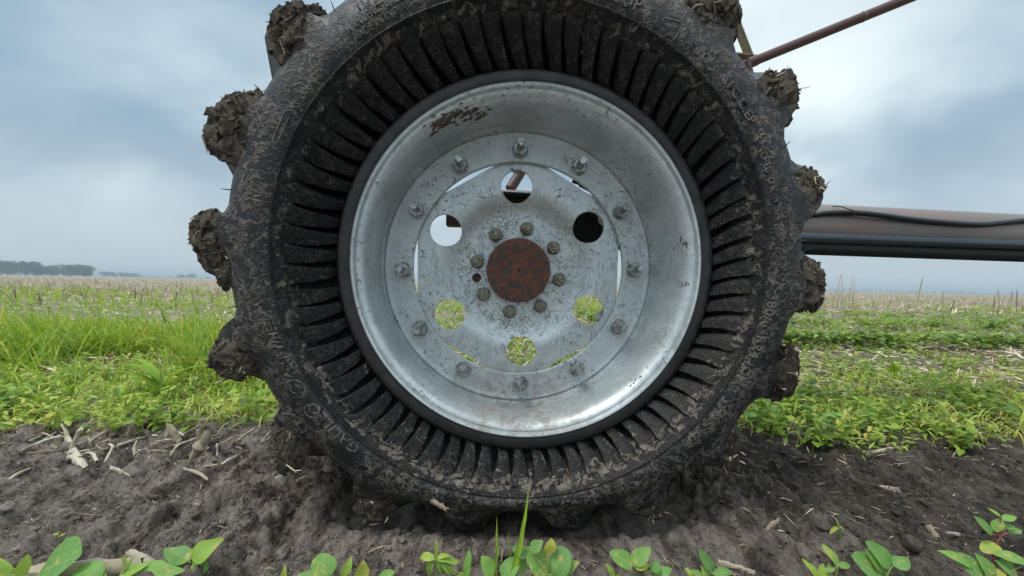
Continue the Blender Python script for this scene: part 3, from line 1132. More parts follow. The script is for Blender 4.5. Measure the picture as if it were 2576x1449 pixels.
def ico(sub):
    if sub not in _ico:
        bm = bmesh.new(); bmesh.ops.create_icosphere(bm, subdivisions=sub, radius=1)
        bm.verts.index_update()
        _ico[sub] = (np.array([v.co[:] for v in bm.verts]), np.array([[v.index for v in f.verts] for f in bm.faces]))
        bm.free()
    return _ico[sub]


def clump(center, rad, seed, stretch, name, label, ncr=150, mat='mud', straws=7, cat='mud clump', axis_m=None):
    r_ = np.random.default_rng(seed)
    V, Fc = ico(5)
    st = np.array(stretch)
    n1 = fbm(V[:, 0] * 1.4 + seed, V[:, 1] * 1.4, V[:, 2] * 1.4, o=3, s=seed)
    n2 = np.abs(fbm(V[:, 0] * 4 + seed, V[:, 1] * 4, V[:, 2] * 4, o=3, g=0.6, s=seed + 5))
    n3 = fbm(V[:, 0] * 13, V[:, 1] * 13, V[:, 2] * 13, o=3, g=0.6, s=seed + 9)
    n4 = np.abs(vnoise(V[:, 0] * 7 + seed, V[:, 1] * 7, V[:, 2] * 7, s=seed + 3))
    k = 0.92 + 0.38 * n1 - 0.22 * n2 + 0.05 * n3 - 0.08 * n4
    core = V * k[:, None]
    for fq, am in ((3.2, .20), (7.5, .11), (15.0, .055)):
        core = core + am * np.stack([vnoise(V[:, 0] * fq + 3.1 * q + seed, V[:, 1] * fq, V[:, 2] * fq, s=seed + q) for q in range(3)], -1)
    core = core * st * rad
    Vs, Fss, n = [core], [Fc], len(core)
    V3, F3 = ico(4)
    for q in range(5):
        dl = np.clip(r_.normal(size=3), -1.4, 1.4) * np.array([.42, .15, .42]); sc_ = r_.uniform(.26, .5)
        L3 = V3 * (1 + .5 * fbm(V3[:, 0] * 1.8 + q + seed, V3[:, 1] * 1.8, V3[:, 2] * 1.8, o=2, s=seed + q))[:, None]
        for fq, am in ((3.0, .24), (7.0, .13), (14.0, .07)):
            L3 = L3 + am * np.stack([vnoise(V3[:, 0] * fq + 2.7 * e + seed + q, V3[:, 1] * fq, V3[:, 2] * fq, s=seed + e + 30) for e in range(3)], -1)
        L3 = (L3 * sc_ + dl) * st * rad
        Vs.append(L3); Fss.append(F3 + n); n += len(L3)
    for q in range(len(Vs)):                 # nothing hangs far out of the clump's own outline
        e_ = np.linalg.norm(Vs[q] / (st * rad), axis=1, keepdims=True)
        Vs[q] = Vs[q] * np.where(e_ > 0.85, (0.85 + 0.35 * (1 - np.exp(-(e_ - 0.85) / 0.35))) / e_, 1)
    base_ = np.concatenate(Vs)
    V2, F2 = ico(2)
    for i in range(ncr):
        p = base_[r_.integers(len(base_))]
        if p[1] > rad * .25:
            continue
        p = p * r_.uniform(0.97, 1.03)
        s = rad * r_.choice([r_.uniform(0.012, 0.03), r_.uniform(0.03, 0.075)], p=[0.75, 0.25])
        nn = 1 + 0.55 * fbm(V2[:, 0] * 2.0 + i, V2[:, 1] * 2.0, V2[:, 2] * 2.0, o=2, g=.6, s=i)
        q = V2 * nn[:, None] * s * np.array([r_.uniform(.6, 1.6), r_.uniform(.6, 1.3), r_.uniform(.5, 1.1)])
        Vs.append(q + p); Fss.append(F2 + n); n += len(q)
    VV = np.concatenate(Vs); FF = np.concatenate(Fss)
    tint = np.full(len(VV), 0.5)
    if axis_m is not None:
        VV = VV @ np.array(axis_m).T
    o = mk(name, VV + np.array(center), FF, M[mat], None, True, tint, loc=tuple(center), sharp=75)
    tag(o, label, cat)
    # plant fibres caught in the soil are a part of the clump
    if straws:
        for i in range(straws):
            mb = MB()
            d = V[r_.integers(len(V))]
            if d[1] > 0.3:
                d = d * np.array([1, -1, 1])
            j = int(np.argmax(V @ d)); p = core[j]
            if axis_m is not None:
                p = np.array(axis_m) @ p
                d = np.array(axis_m) @ d
            dd = d * r_.uniform(.1, .6) + r_.normal(size=3) * 0.6
            dd /= np.linalg.norm(dd)
            L = rad * r_.uniform(0.25, 0.7)
            w_ = r_.uniform(0.0007, 0.0018)
            q0, q1 = p - dd * L * 0.3, p + dd * L * 0.7
            mb.tube([q0, (q0 + q1) / 2 + r_.normal(size=3) * 0.1 * L, q1], [w_, w_, w_ * 0.5], 4, t=r_.uniform(0.3, 1))
            so_ = mb.build('straw', M['straw'], None)
            so_.parent = o
    return o


WAX = np.array([[u_.x, a_.x, v_.x], [u_.y, a_.y, v_.y], [u_.z, a_.z, v_.z]])
mud_spec = [
    (757, 92, 0.062, (1.05, .55, 1.1), 'big crumbly mud clump on the topmost lug at the upper left', 'mud'),
    (600, 322, 0.062, (1.1, .55, 1.05), 'mud clump with pale straw on the second lug down the left side', 'mud'),
    (641, 262, 0.030, (.9, .5, 1.1), 'small mud lump above the clump on the second left lug', 'mud'),
    (530, 608, 0.050, (.85, .55, 1.2), 'ragged mud clump on the leftmost lug beside the sky', 'mud'),
    (556, 680, 0.026, (.8, .5, 1.6), 'narrow mud strip hanging below the leftmost lug', 'mud'),
    (585, 900, 0.048, (1.0, .55, .95), 'grey brown mud clump on the left lug among the tall grass', 'mud'),
    (722, 1125, 0.047, (.8, .55, 1.35), 'mud clump on the lower left lug just above the soil', 'mud'),
    (938, 1284, 0.038, (1.1, .6, .75), 'round dark mud clump on the lug at the bottom left of the tyre', 'mud_dark'),
    (1642, 1290, 0.026, (1.2, .5, .6), 'small mud pad on the lug at the bottom right of the tyre', 'mud_dark'),
    (1826, 1128, 0.038, (.9, .55, 1.1), 'brown mud clump on the lower right lug above the soil', 'mud_dark'),
    (1962, 935, 0.046, (.85, .55, 1.35), 'tall mud clump on the right lug in front of the green weeds', 'mud_dark'),
    (2027, 722, 0.046, (.8, .55, 1.25), 'mud clump on the right lug just below the thick pipe', 'mud'),
    (2026, 478, 0.044, (.8, .55, 1.05), 'mud clump on the right lug just above the thick pipe', 'mud'),
    (1946, 252, 0.053, (.95, .55, 1.15), 'olive brown mud clump on the upper right lug below the red pipe', 'mud'),
    (1785, 42, 0.062, (1.0, .55, .95), 'large mud clump on the lug at the top right against the brace', 'mud'),
]
for i, (px, py, rad, st, lab, mt) in enumerate(mud_spec):
    _, _, p = wpt(px, py, -0.158)
    p = p - (p - P0).normalized() * (0.006 if px < 1300 else 0.0)
    clump(p, rad * 0.93, 100 + i * 7, st, 'mud_clump', lab, 620 if rad > .04 else 260, mt, 8, axis_m=WAX)
# smears of mud on the inside of the rim
for (pts, rd, lab) in (
        ([(1085, 328), (1120, 300), (1165, 283), (1210, 290)], 0.0115, 'dried mud smear on the upper left inside of the rim'),
        ([(1545, 262), (1590, 300), (1620, 335)], 0.0035, 'thin line of mud on the upper right rim lip'),
        ([(1718, 600), (1726, 612), (1720, 622)], 0.007, 'upper small mud patch on the right side of the rim'),
        ([(1708, 712), (1724, 718), (1730, 712)], 0.006, 'lower small mud patch on the right side of the rim'),
        ([(1590, 968), (1604, 958), (1612, 950)], 0.006, 'small mud patch on the lower right inside of the rim')):
    Vs, Fss, n = [], [], 0
    V2, F2 = ico(3)
    r_ = np.random.default_rng(int(pts[0][0]))
    ps = []
    for i in range(240 if rd > .009 else 60):
        f = r_.uniform(0, len(pts) - 1.001); k = int(f); f -= k
        px = pts[k][0] * (1 - f) + pts[k + 1][0] * f + r_.normal() * rd * 800
        py = pts[k][1] * (1 - f) + pts[k + 1][1] * f + r_.normal() * rd * 800
        # find depth: intersect with the rim roll by marching through the profile
        best = None
        for s in np.linspace(-0.134, -0.03, 40):
            u, v, p = wpt(px, py, s)
            wq = min(max((-s - 0.02) / 0.10, 0), 1)
            r = math.hypot((u - 0.0115 * wq) / (1 - 0.011 * wq), v / (1 - 0.011 * wq))
            prof_r = np.interp(s, [-0.136, -0.1285, -0.121, -0.110, -0.095, -0.075, -0.05, -0.033], [0.3335, 0.325, 0.315, 0.3095, 0.306, 0.304, 0.3025, 0.3005])
            if r >= prof_r:
                best = p; break
        if best is None:
            continue
        sz = rd * r_.uniform(0.08, 0.36)
        nn = 1 + 0.5 * fbm(V2[:, 0] * 2 + i, V2[:, 1] * 2, V2[:, 2] * 2, o=3, s=i)
        radial = Vector(best) - P0; radial -= a_ * radial.dot(a_); radial.normalize()
        tang = a_.cross(radial)
        Bm = np.array([[tang.x, radial.x, a_.x], [tang.y, radial.y, a_.y], [tang.z, radial.z, a_.z]])
        q = (V2 * nn[:, None] * sz * np.array([1.6, .45, 1.0])) @ Bm.T + np.array(best)
        Vs.append(q); Fss.append(F2 + n); n += len(q)
    if Vs:
        c_ = tuple(np.concatenate(Vs).mean(0))
        o = mk('mud_smear', np.concatenate(Vs), np.concatenate(Fss), M['mud_dry'], None, loc=c_)
        tag(o, lab, 'mud')

# ================================================================== IRRIGATION STRUCTURE
tw = empty('irrigation_tower', (1.9, 1.55, 0.0))
tag(tw, 'steel tower frame of an irrigation machine with long pipe behind the wheel', 'irrigation frame')
bpy.context.view_layer.update()


def part(mb, name, mat, label=None):
    o = mb.build(name, M[mat], None)
    o.location = -Vector(tw.location)
    o.parent = tw
    if label:
        o['label'] = label
    return o


pL = at(2015, 576, 1.28); pR = at(2576, 600, 1.365)
dir_ = (pR - pL).normalized()
pA = at(1235, 545, 1.19)
dirb = (pL - pA).normalized()
mb = MB(); mb.tube([pA, pA + (pL - pA) * 0.5, pL, pR, pR + dir_ * 2.5], 0.084, 40)
part(mb, 'base_pipe', 'galv_pipe', 'thick galvanized pipe with reddish dust')
# slimmer pipe clamped low on the front of the thick one
off = Vector((0, -0.088, -0.022))
q0 = at(1560, 588, 1.14); q1 = at(2010, 598, 1.19); q2 = at(2576, 617, 1.275)
mb = MB(); mb.tube([q0, q1, q2, q2 + (q2 - q1).normalized() * 2.5], 0.0185, 28)
part(mb, 'lower_pipe', 'grey_pipe')
q0 = at(1560, 614, 1.14); q1 = at(2010, 625, 1.20); q2 = at(2576, 645, 1.285)
mb = MB(); mb.tube([q0, q1, q2, q2 + (q2 - q1).normalized() * 2.5], 0.0195, 28)
part(mb, 'underside_shade', 'dull_black')  # added dull black tube, stands in for the shaded underside of the pipe
# black motor housing with fins, drive box and end bracket seen through the wheel openings
mc = at(1478, 566, 1.06)
mb = MB()
axd = (u_, a_, v_)
for i in range(14):
    mb.tube([mc + u_ * (-0.06 + i * 0.0092), mc + u_ * (-0.06 + i * 0.0092 + 0.004)], 0.066, 36)
mb.tube([mc - u_ * 0.064, mc + u_ * 0.064], 0.062, 36)
part(mb, 'drive_motor', 'black')
mb = MB(); bx = at(1308, 508, 1.06)
mb.box(bx, axd, (0.040, 0.03, 0.020), 0.008)
part(mb, 'gear_housing', 'dark_iron')
mb = MB(); mb.box(at(1150, 530, 1.12), axd, (0.031, 0.02, 0.047), 0.002)
part(mb, 'end_bracket', 'dark_iron')
mb = MB(); mb.box(at(1305, 700, 0.98), axd, (0.07, 0.07, 0.09), 0.02)
part(mb, 'gearbox', 'dark_iron')
l0, l1 = at(1283, 476, 1.22), at(1620, -60, 1.5)
mb = MB(); mb.tube([l0, l1], 0.017, 20)
part(mb, 'tower_leg', 'red_pipe')
mb = MB(); mb.tube([at(1440, 455, 1.10), at(1462, 462, 1.10)], 0.006, 12); mb.tube([at(1462, 458, 1.1), at(1540, 500, 1.12)], 0.014, 16)
part(mb, 'bracket_bolt', 'rust')
# red truss rod with weld ring
r0, r1, r2 = at(1440, 346, 2.42), at(1875, 163, 2.42), at(2290, -6, 2.30)
mb = MB(); mb.tube([r0, r1, (r1 + r2) / 2, r2, r2 + (r2 - r1) * 2.0], 0.0285, 28)
part(mb, 'truss_pipe', 'red_pipe', 'round red brown steel pipe rising to the right')
rj = r1 + (r2 - r1) * 0.72
dj = (r2 - r1).normalized()
mb = MB(); mb.tube([rj - dj * 0.004, rj + dj * 0.004], 0.0305, 28)
part(mb, 'weld_ring', 'galv_pipe')
mb = MB(); rk = at(1893, 156, 2.40); mb.tube([rk - dj * 0.03, rk + dj * 0.03], 0.0315, 28)
mb.box(at(1884, 176, 2.38), (dj, a_, dj.cross(a_)), (0.01, 0.02, 0.06), 0.002)
part(mb, 'pipe_clamp', 'red_pipe')


def angle_iron(p, q, wd, th, facing):
    """L-section between p and q"""
    d = (q - p).normalized()
    n1 = facing - d * facing.dot(d); n1.normalize()
    n2 = d.cross(n1)
    e1 = (n1 + n2).normalized(); e2 = (n1 - n2).normalized()
    m = MB()
    c = (p + q) / 2; L = (q - p).length / 2
    m.box(c + e1 * wd / 2, (d, e1, e2), (L, wd / 2, th / 2), 0.0008)
    m.box(c + e2 * (wd / 2 + th / 2 ), (d, e2, e1), (L - .0005, wd / 2, th / 2), 0.0008)
    return m


part(angle_iron(at(1690, -386, 2.43), at(1893, 138, 2.43), 0.04, 0.005, Vector((0, 1, 0))), 'angle_brace', 'olive', 'sloping olive brown angle iron brace')
part(angle_iron(at(1500, 96, 2.43), at(1914, 142, 2.43), 0.032, 0.005, Vector((0, 1, 0.0))), 'cross_angle', 'olive', 'short horizontal olive brown angle iron')

# black cable draped on the thick pipe, held by a tie
cab = [(1240, 488, 1.02), (1700, 512, 1.10), (2005, 540, 1.185), (2080, 536, 1.195), (2140, 535, 1.20), (2200, 540, 1.205), (2300, 553, 1.22), (2400, 562, 1.235),
       (2470, 565, 1.25), (2530, 560, 1.262), (2576, 555, 1.27), (2700, 545, 1.30), (2900, 570, 1.38)]
pts = [at(*c) for c in cab]
sm = []
for i in range(len(pts) - 1):
    p0, p1, p2, p3 = pts[max(i - 1, 0)], pts[i], pts[i + 1], pts[min(i + 2, len(pts) - 1)]
    for t in np.arange(6) / 6:
        sm.append(0.5 * ((2 * p1) + (p2 - p0) * t + (2 * p0 - 5 * p1 + 4 * p2 - p3) * t * t + (3 * p1 - p0 - 3 * p2 + p3) * t ** 3))
mb = MB(); mb.tube(sm, 0.0088, 16)
cable = mb.build('power_cable', M['black'], None)
tag(cable, 'black cable lying in a wave along the thick pipe at the right', 'cable')
tp = at(2140, 535, 1.2); dd = (pR - pL).normalized()
mb = MB(); mb.tube([tp - dd * 0.003, tp + dd * 0.003], 0.0105, 16)
mb.tube([tp + Vector((0, 0, .008)), tp + Vector((-0.02, 0.015, 0.022)), tp + Vector((-0.035, 0.03, 0.026))], 0.0018, 6)
mb.build('cable_tie', M['black'], cable)


# ================================================================== LEAVES
def leaves(base, d, nrm, L, Wd, droop, nseg=5, shape='leaf', fold=0.15, tint=None, ncol=3, twist=None):
    """vectorised leaf sheets; returns V, F, tint, uv"""
    N = len(base)
    base = np.asarray(base, float); d = np.asarray(d, float); nrm = np.asarray(nrm, float)
    d = d / np.linalg.norm(d, axis=1, keepdims=True)
    side = np.cross(d, nrm); side /= (np.linalg.norm(side, axis=1, keepdims=True) + 1e-9)
    up = np.cross(side, d)
    t = np.linspace(0, 1, nseg + 1)
    if shape == 'leaf':
        wp = np.sin(np.pi * np.clip(t, 0.0, 1) ** 0.75) ** 0.75
        wp[0] = 0.06; wp[-1] = 0.03
    elif shape == 'round':
        wp = np.sqrt(np.clip(1 - (2 * t - 1) ** 2, 0, 1)) * (1.08 - 0.2 * t)
        wp[0] = 0.08; wp[-1] = 0.10
    else:
        wp = np.minimum(1, 0.55 + 2.0 * t) * (1 - t ** 2.2) + 0.01
    uu = np.linspace(-1, 1, ncol)
    L = np.asarray(L).reshape(N, 1, 1, 1); Wd = np.asarray(Wd).reshape(N, 1, 1, 1); droop = np.asarray(droop).reshape(N, 1, 1, 1)
    tt = t.reshape(1, -1, 1, 1); ww = wp.reshape(1, -1, 1, 1); U = uu.reshape(1, 1, -1, 1)
    B = base.reshape(N, 1, 1, 3); D = d.reshape(N, 1, 1, 3); S = side.reshape(N, 1, 1, 3); P_ = up.reshape(N, 1, 1, 3)
    zz = np.array([0, 0, 1.0]).reshape(1, 1, 1, 3)
    ang = droop * tt
    # arc: bends the blade down along its length
    along = L * np.where(np.abs(droop) < 1e-3, tt, np.sin(ang) / np.where(np.abs(droop) < 1e-3, 1, droop))
    down = L * np.where(np.abs(droop) < 1e-3, 0, (1 - np.cos(ang)) / np.where(np.abs(droop) < 1e-3, 1, droop))
    V = B + D * along - P_ * down + S * U * ww * Wd * 0.5 + P_ * np.abs(U) * ww * Wd * 0.5 * fold
    m_ = (nseg + 1) * ncol
    V = V.reshape(-1, 3)
    q = []
    for i in range(nseg):
        for j in range(ncol - 1):
            q.append((i * ncol + j, i * ncol + j + 1, (i + 1) * ncol + j + 1, (i + 1) * ncol + j))
    q = np.array(q)
    Fq = (q[None] + (np.arange(N) * m_)[:, None, None]).reshape(-1, 4)
    ti = np.repeat(np.asarray(tint) if tint is not None else rng.uniform(0, 1, N), m_)
    uv = np.stack(np.meshgrid(np.linspace(0, 1, ncol), t), -1).reshape(-1, 2)
    return V, Fq, ti, np.tile(uv, (N, 1))


def join(parts):
    Vs, Fs_, Ts, n = [], [], [], 0
    for V, Fq, ti, _ in parts:
        Vs.append(V); Fs_.append(Fq + n); Ts.append(ti); n += len(V)
    return np.concatenate(Vs), np.concatenate(Fs_), np.concatenate(Ts)


def sph(az, el):
    return np.stack([np.cos(az) * np.cos(el), np.sin(az) * np.cos(el), np.sin(el)], -1)


UPV = np.array([0, 0, 1.0])


def scatter(n, ylo, yhi, power=1.0, margin=0.15, xlim=None):
    """points in the strip that the camera can see, density falling with distance"""
    out = []
    tot = 0
    while tot < n:
        t = rng.uniform(0, 1, n * 2) ** power
        y = ylo * (yhi / ylo) ** t if power > 1.001 or yhi / ylo > 4 else ylo + (yhi - ylo) * rng.uniform(0, 1, n * 2)
        x = rng.uniform(-1.55, 1.55, n * 2) * (y + margin)
        k = np.ones(len(x), bool)
        if xlim:
            k &= (x > xlim[0]) & (x < xlim[1])
        out.append(np.stack([x[k], y[k]], -1)); tot += k.sum()
    return np.concatenate(out)[:n]


def occluded(p, zt=0.05):
    """keep plants out of the tyre itself"""
    return (np.abs(p[:, 0]) < 0.72) & (p[:, 1] < 1.12)


# --- broad-leaved weeds: near band behind the track
def weed_band(n, ylo, yhi, hscale, lsize, dens_s, thr, tbase, nl=(6, 11), power=1.0, xlim=None, edge=None):
    p = scatter(n, ylo, yhi, power, xlim=xlim)
    den = fbm(p[:, 0] * dens_s, p[:, 1] * dens_s, o=3, s=200)
    keep = (den > thr) & ~occluded(p)
    if edge is not None:
        keep &= p[:, 1] > edge(p[:, 0])
    p = p[keep]
    z = H(p[:, 0], p[:, 1])
    N = len(p)
    kinds = vnoise(p[:, 0] * 3, p[:, 1] * 3, s=77) + rng.normal(0, .35, N)
    cnt = rng.integers(nl[0], nl[1], N)
    idx_ = np.repeat(np.arange(N), cnt)
    m_ = len(idx_)
    hh = (hscale * rng.uniform(0.45, 1.25, N))[idx_]
    f = rng.uniform(0.15, 1, m_)
    az = rng.uniform(0, 2 * PI, m_)
    lean = rng.normal(0, 0.25, (N, 2))[idx_]
    base = np.stack([p[idx_, 0] + lean[:, 0] * hh * f, p[idx_, 1] + lean[:, 1] * hh * f, z[idx_] + hh * f], -1)
    el = rng.uniform(-0.2, 0.9, m_)
    L = lsize * rng.uniform(0.55, 1.3, m_) * (1 - 0.3 * f)
    k2 = kinds[idx_]
    Wd = L * np.where(k2 > 0.1, rng.uniform(0.22, 0.38, m_), rng.uniform(0.5, 0.75, m_))
    tint = np.clip(tbase + 0.18 * k2 + rng.normal(0, 0.13, m_) + 0.15 * (f - .5), 0, 0.97)
    tint = np.where(rng.uniform(0, 1, m_) < 0.015, 1.0, tint)
    d = sph(az, el)
    A = leaves(base, d, np.tile(UPV, (m_, 1)) + rng.normal(0, .25, (m_, 3)), L, Wd, rng.uniform(0.2, 1.3, m_), 4, 'leaf', 0.2, tint)
    # stems
    top = np.stack([p[:, 0], p[:, 1], z - 0.005], -1)
    sd_ = np.stack([lean[np.searchsorted(idx_, np.arange(N))][:, 0], lean[np.searchsorted(idx_, np.arange(N))][:, 1], np.ones(N)], -1)
    hN = hh[np.searchsorted(idx_, np.arange(N))]
    B = leaves(top, sd_, sph(rng.uniform(0, 6.28, N), np.zeros(N)), hN * 1.1, np.full(N, 0.0032), rng.uniform(-.1, .1, N), 2, 'blade', 0.5, np.full(N, 0.75), 2)
    return [A, B]


edgeL = lambda x: np.where(x < 0, 0.99, 1.02 + 0.20 * sst(1.2, 2.0, x)) + 0.08 * vnoise(x * 4, x * 0) + 0.06 * vnoise(x * 13, x * 0)
parts = []
parts += weed_band(2600, 0.92, 1.75, 0.090, 0.030, 3.2, -0.12, 0.62, (5, 12), edge=edgeL)
parts += weed_band(300, 0.98, 1.9, 0.075, 0.052, 2.2, -0.25, 0.40, (4, 8), edge=edgeL)
parts += weed_band(1300, 1.7, 2.3, 0.085, 0.032, 3.0, -0.10, 0.55, (5, 10))
V, Fq, ti = join(parts)
o = mk('broadleaf_weeds', V, Fq, M['leaf'], None, True, ti)
tag(o, 'low bright green broad-leaved weeds along the far edge of the wheel track', 'weeds', kind='stuff')
parts = weed_band(5200, 2.3, 5.0, 0.055, 0.034, 2.2, 0.05, 0.54, (5, 9))
parts += weed_band(9500, 4.5, 13.0, 0.06, 0.055, 0.8, 0.0, 0.52, (4, 6), power=0.9)
V, Fq, ti = join(parts)
o = mk('field_weeds', V, Fq, M['leaf'], None, True, ti)
tag(o, 'patchy green weeds spread over the stubble field', 'weeds', kind='stuff')

# curling yellow-green shoots on the right and below the grass on the left
p = np.concatenate([scatter(2800, 1.12, 1.95, xlim=(0.7, 4)), scatter(1900, 1.02, 1.8, xlim=(-2.2, -0.6))])
p = p[~occluded(p)]
N = len(p); z = H(p[:, 0], p[:, 1])
hb = rng.uniform(0.03, 0.09, N)
az = rng.uniform(0, 6.28, N)
A = leaves(np.stack([p[:, 0], p[:, 1], z], -1), sph(az, rng.uniform(0.9, 1.5, N)), sph(az + PI, np.full(N, .1)), hb * 1.5, rng.uniform(0.003, 0.006, N), rng.uniform(1.2, 3.2, N), 7, 'blade', 0.4, np.clip(rng.normal(0.84, 0.06, N), 0, .95))
V, Fq, ti = join([A])
o = mk('curled_shoots', V, Fq, M['leaf'], None, True, ti)
tag(o, 'thin curling yellow-green shoots among the weeds', 'shoots', kind='stuff')

# soybean-like rows on the right, running along the field
pp = []
for yc, sd2, n in ((2.85, 0.06, 330), (4.3, 0.08, 260), (6.0, .10, 200)):
    y = rng.normal(yc, sd2, n); x = rng.uniform(0.9, 1.6 * yc, n)
    pp.append(np.stack([x, y], -1))
p = np.concatenate(pp); N = len(p); z = H(p[:, 0], p[:, 1])
cnt = 9
idx_ = np.repeat(np.arange(N), cnt); m_ = len(idx_)
f = rng.uniform(0.4, 1, m_); hh = rng.uniform(0.10, 0.16, N)[idx_]
az = rng.uniform(0, 6.28, m_)
bs = np.stack([p[idx_, 0] + 0.025 * np.cos(az), p[idx_, 1] + 0.025 * np.sin(az), z[idx_] + hh * f], -1)
A = leaves(bs, sph(az, rng.uniform(-.3, .4, m_)), np.tile(UPV, (m_, 1)), rng.uniform(.035, .055, m_), rng.uniform(.025, .038, m_), rng.uniform(.2, .9, m_), 4, 'leaf', 0.15, np.clip(rng.normal(0.46, .12, m_), 0, .95))
B = leaves(np.stack([p[:, 0], p[:, 1], z - .01], -1), np.tile(UPV, (N, 1)), sph(rng.uniform(0, 6, N), np.zeros(N)), rng.uniform(.1, .15, N), np.full(N, .004), np.zeros(N), 2, 'blade', .5, np.full(N, .7), 2)
V, Fq, ti = join([A, B])
o = mk('crop_rows', V, Fq, M['leaf'], None, True, ti)
tag(o, 'rows of young dark green crop plants to the right of the wheel', 'crop rows', kind='stuff')

# --- grasses
def grass(p, h, wd, tmean, nb, drp=(0.3, 1.6), spread=0.02, tsd=0.12):
    N = len(p); z = H(p[:, 0], p[:, 1])
    idx_ = np.repeat(np.arange(N), nb); m_ = len(idx_)
    az = rng.uniform(0, 6.28, m_)
    b = np.stack([p[idx_, 0] + spread * rng.normal(size=m_), p[idx_, 1] + spread * rng.normal(size=m_), z[idx_] - 0.005], -1)
    d = sph(az, rng.uniform(0.95, 1.5, m_))
    nr = sph(az + PI, np.full(m_, .2))
    L = h * rng.uniform(0.45, 1.2, m_) * rng.uniform(.7, 1.2, N)[idx_]
    tint = np.clip(rng.normal(tmean, tsd, m_), 0, 1)
    return leaves(b, d, nr, L, wd * rng.uniform(.6, 1.4, m_), rng.uniform(drp[0], drp[1], m_), 6, 'blade', 0.35, tint)


pg = scatter(1500, 1.45, 2.45, xlim=(-3.6, -0.85))
dn = fbm(pg[:, 0] * 2, pg[:, 1] * 2, o=2, s=9)
pg = pg[(dn > -0.25) & (pg[:, 1] > 1.55 + 0.1 * vnoise(pg[:, 0] * 4, pg[:, 0] * 0))]
A = grass(pg, 0.27, 0.0075, 0.62, 5, tsd=.2)
pg2 = scatter(700, 2.0, 2.5, xlim=(-3.6, -1.2))
A2 = grass(pg2, 0.26, 0.008, 0.72, 5, tsd=.2)
pg3 = scatter(260, 1.2, 1.7, xlim=(-2.6, -0.8))
A3 = grass(pg3, 0.13, 0.008, 0.6, 3)
V, Fq, ti = join([A, A2, A3])
o = mk('tall_grass', V, Fq, M['grass'], None, True, ti)
tag(o, 'tall yellow-green grass standing left of the wheel', 'grass', kind='stuff')
pf = scatter(2600, 5.0, 14.0, 0.9)
pf = pf[(fbm(pf[:, 0] * .35, pf[:, 1] * .8, o=2, s=61) > 0.02)]
A = grass(pf, 0.20, 0.016, 0.70, 5, spread=0.06)
pf = scatter(900, 2.2, 5.0)
B = grass(pf, 0.10, 0.008, 0.6, 3)
V, Fq, ti = join([A, B])
o = mk('field_grass', V, Fq, M['grass'], None, True, ti)
tag(o, 'bands of bright green grass across the middle of the field', 'grass', kind='stuff')

# --- straw litter on the ground
def litter(p, L, Wd, lift=0.004, tlo=0.2, thi=1.0):
    N = len(p); z = H(p[:, 0], p[:, 1]) + lift * rng.uniform(.3, 1.6, N)
    az = rng.uniform(0, 6.28, N)
    return leaves(np.stack([p[:, 0], p[:, 1], z], -1), sph(az, rng.normal(0, .16, N)), np.tile(UPV, (N, 1)) + rng.normal(0, .35, (N, 3)), L, Wd, rng.uniform(-.5, .7, N), 3, 'blade', 0.5, rng.uniform(tlo, thi, N))


pa = scatter(4200, 0.5, 1.15)
pa = pa[~((np.abs(pa[:, 0]) < .42) & (pa[:, 1] > .62))]
A = litter(pa, rng.uniform(0.003, 0.02, len(pa)) * rng.choice([1, 2.2], len(pa), p=[.85, .15]), rng.uniform(0.0007, 0.0022, len(pa)), 0.003, -0.1, 0.75)
pb = scatter(3600, 0.93, 1.5)
pb = pb[~occluded(pb)]
B = litter(pb, rng.uniform(0.006, 0.045, len(pb)), rng.uniform(0.001, 0.004, len(pb)), 0.005, 0.0, 0.9)
pc = scatter(16000, 1.5, 7.5, 0.9)
Cc = litter(pc, rng.uniform(0.02, 0.14, len(pc)), rng.uniform(0.004, 0.016, len(pc)), 0.02, 0.25, 1.1)
V, Fq, ti = join([A, B, Cc])
o = mk('straw_litter', V, Fq, M['straw'], None, True, ti)
tag(o, 'pale chips and shreds of dry straw lying on the soil', 'straw', kind='stuff')

# far stubble as one mass
pd = scatter(15000, 9, 130, 0.8)
N = len(pd)
hgt = rng.uniform(0.09, 0.27, N)
A = leaves(np.stack([pd[:, 0], pd[:, 1], np.zeros(N) - .01], -1), sph(rng.uniform(0, 6.28, N), rng.uniform(0.9, 1.57, N)), sph(rng.uniform(0, 6.28, N), np.zeros(N)), hgt, 0.022 + 0.0006 * pd[:, 1], rng.uniform(0, .5, N), 2, 'blade', 0.6, rng.uniform(.4, 1.0, N))
pe = scatter(9000, 7, 60, 0.9)
B = litter(pe, rng.uniform(0.1, 0.35, len(pe)), rng.uniform(0.012, 0.04, len(pe)), 0.03, .3, .95)
V, Fq, ti = join([A, B])
o = mk('far_stubble', V, Fq, M['straw'], None, True, ti)
tag(o, 'pale tan maize stubble covering the field out to the horizon', 'stubble', kind='stuff')

# crumbs of soil
V1, F1 = ico(1)
pc = np.concatenate([scatter(9000, 0.48, 1.2), np.stack([rng.normal(0, .42, 1800), rng.uniform(.52, .68, 1800)], -1)])
pc = pc[~((np.abs(pc[:, 0]) < .36) & (pc[:, 1] > .665))]
N = len(pc)
sz = 0.0017 * np.exp(rng.normal(0, 0.45, N)) * np.where(rng.uniform(0, 1, N) < .03, 1.8, 1)
zz = H(pc[:, 0], pc[:, 1]) + sz * 0.25
VV = (V1[None] * (1 + .28 * rng.normal(size=(N, len(V1), 1))) * sz[:, None, None] * rng.uniform(.6, 1.4, (N, 1, 3)) * np.array([1, 1, .7]) + np.stack([pc[:, 0], pc[:, 1], zz], -1)[:, None])
FF = (F1[None] + (np.arange(N) * len(V1))[:, None, None]).reshape(-1, 3)
o = mk('soil_crumbs', VV.reshape(-1, 3), FF, M['soil'], None, False)
tag(o, 'loose crumbs of soil scattered over the wheel track', 'soil crumbs', kind='stuff')


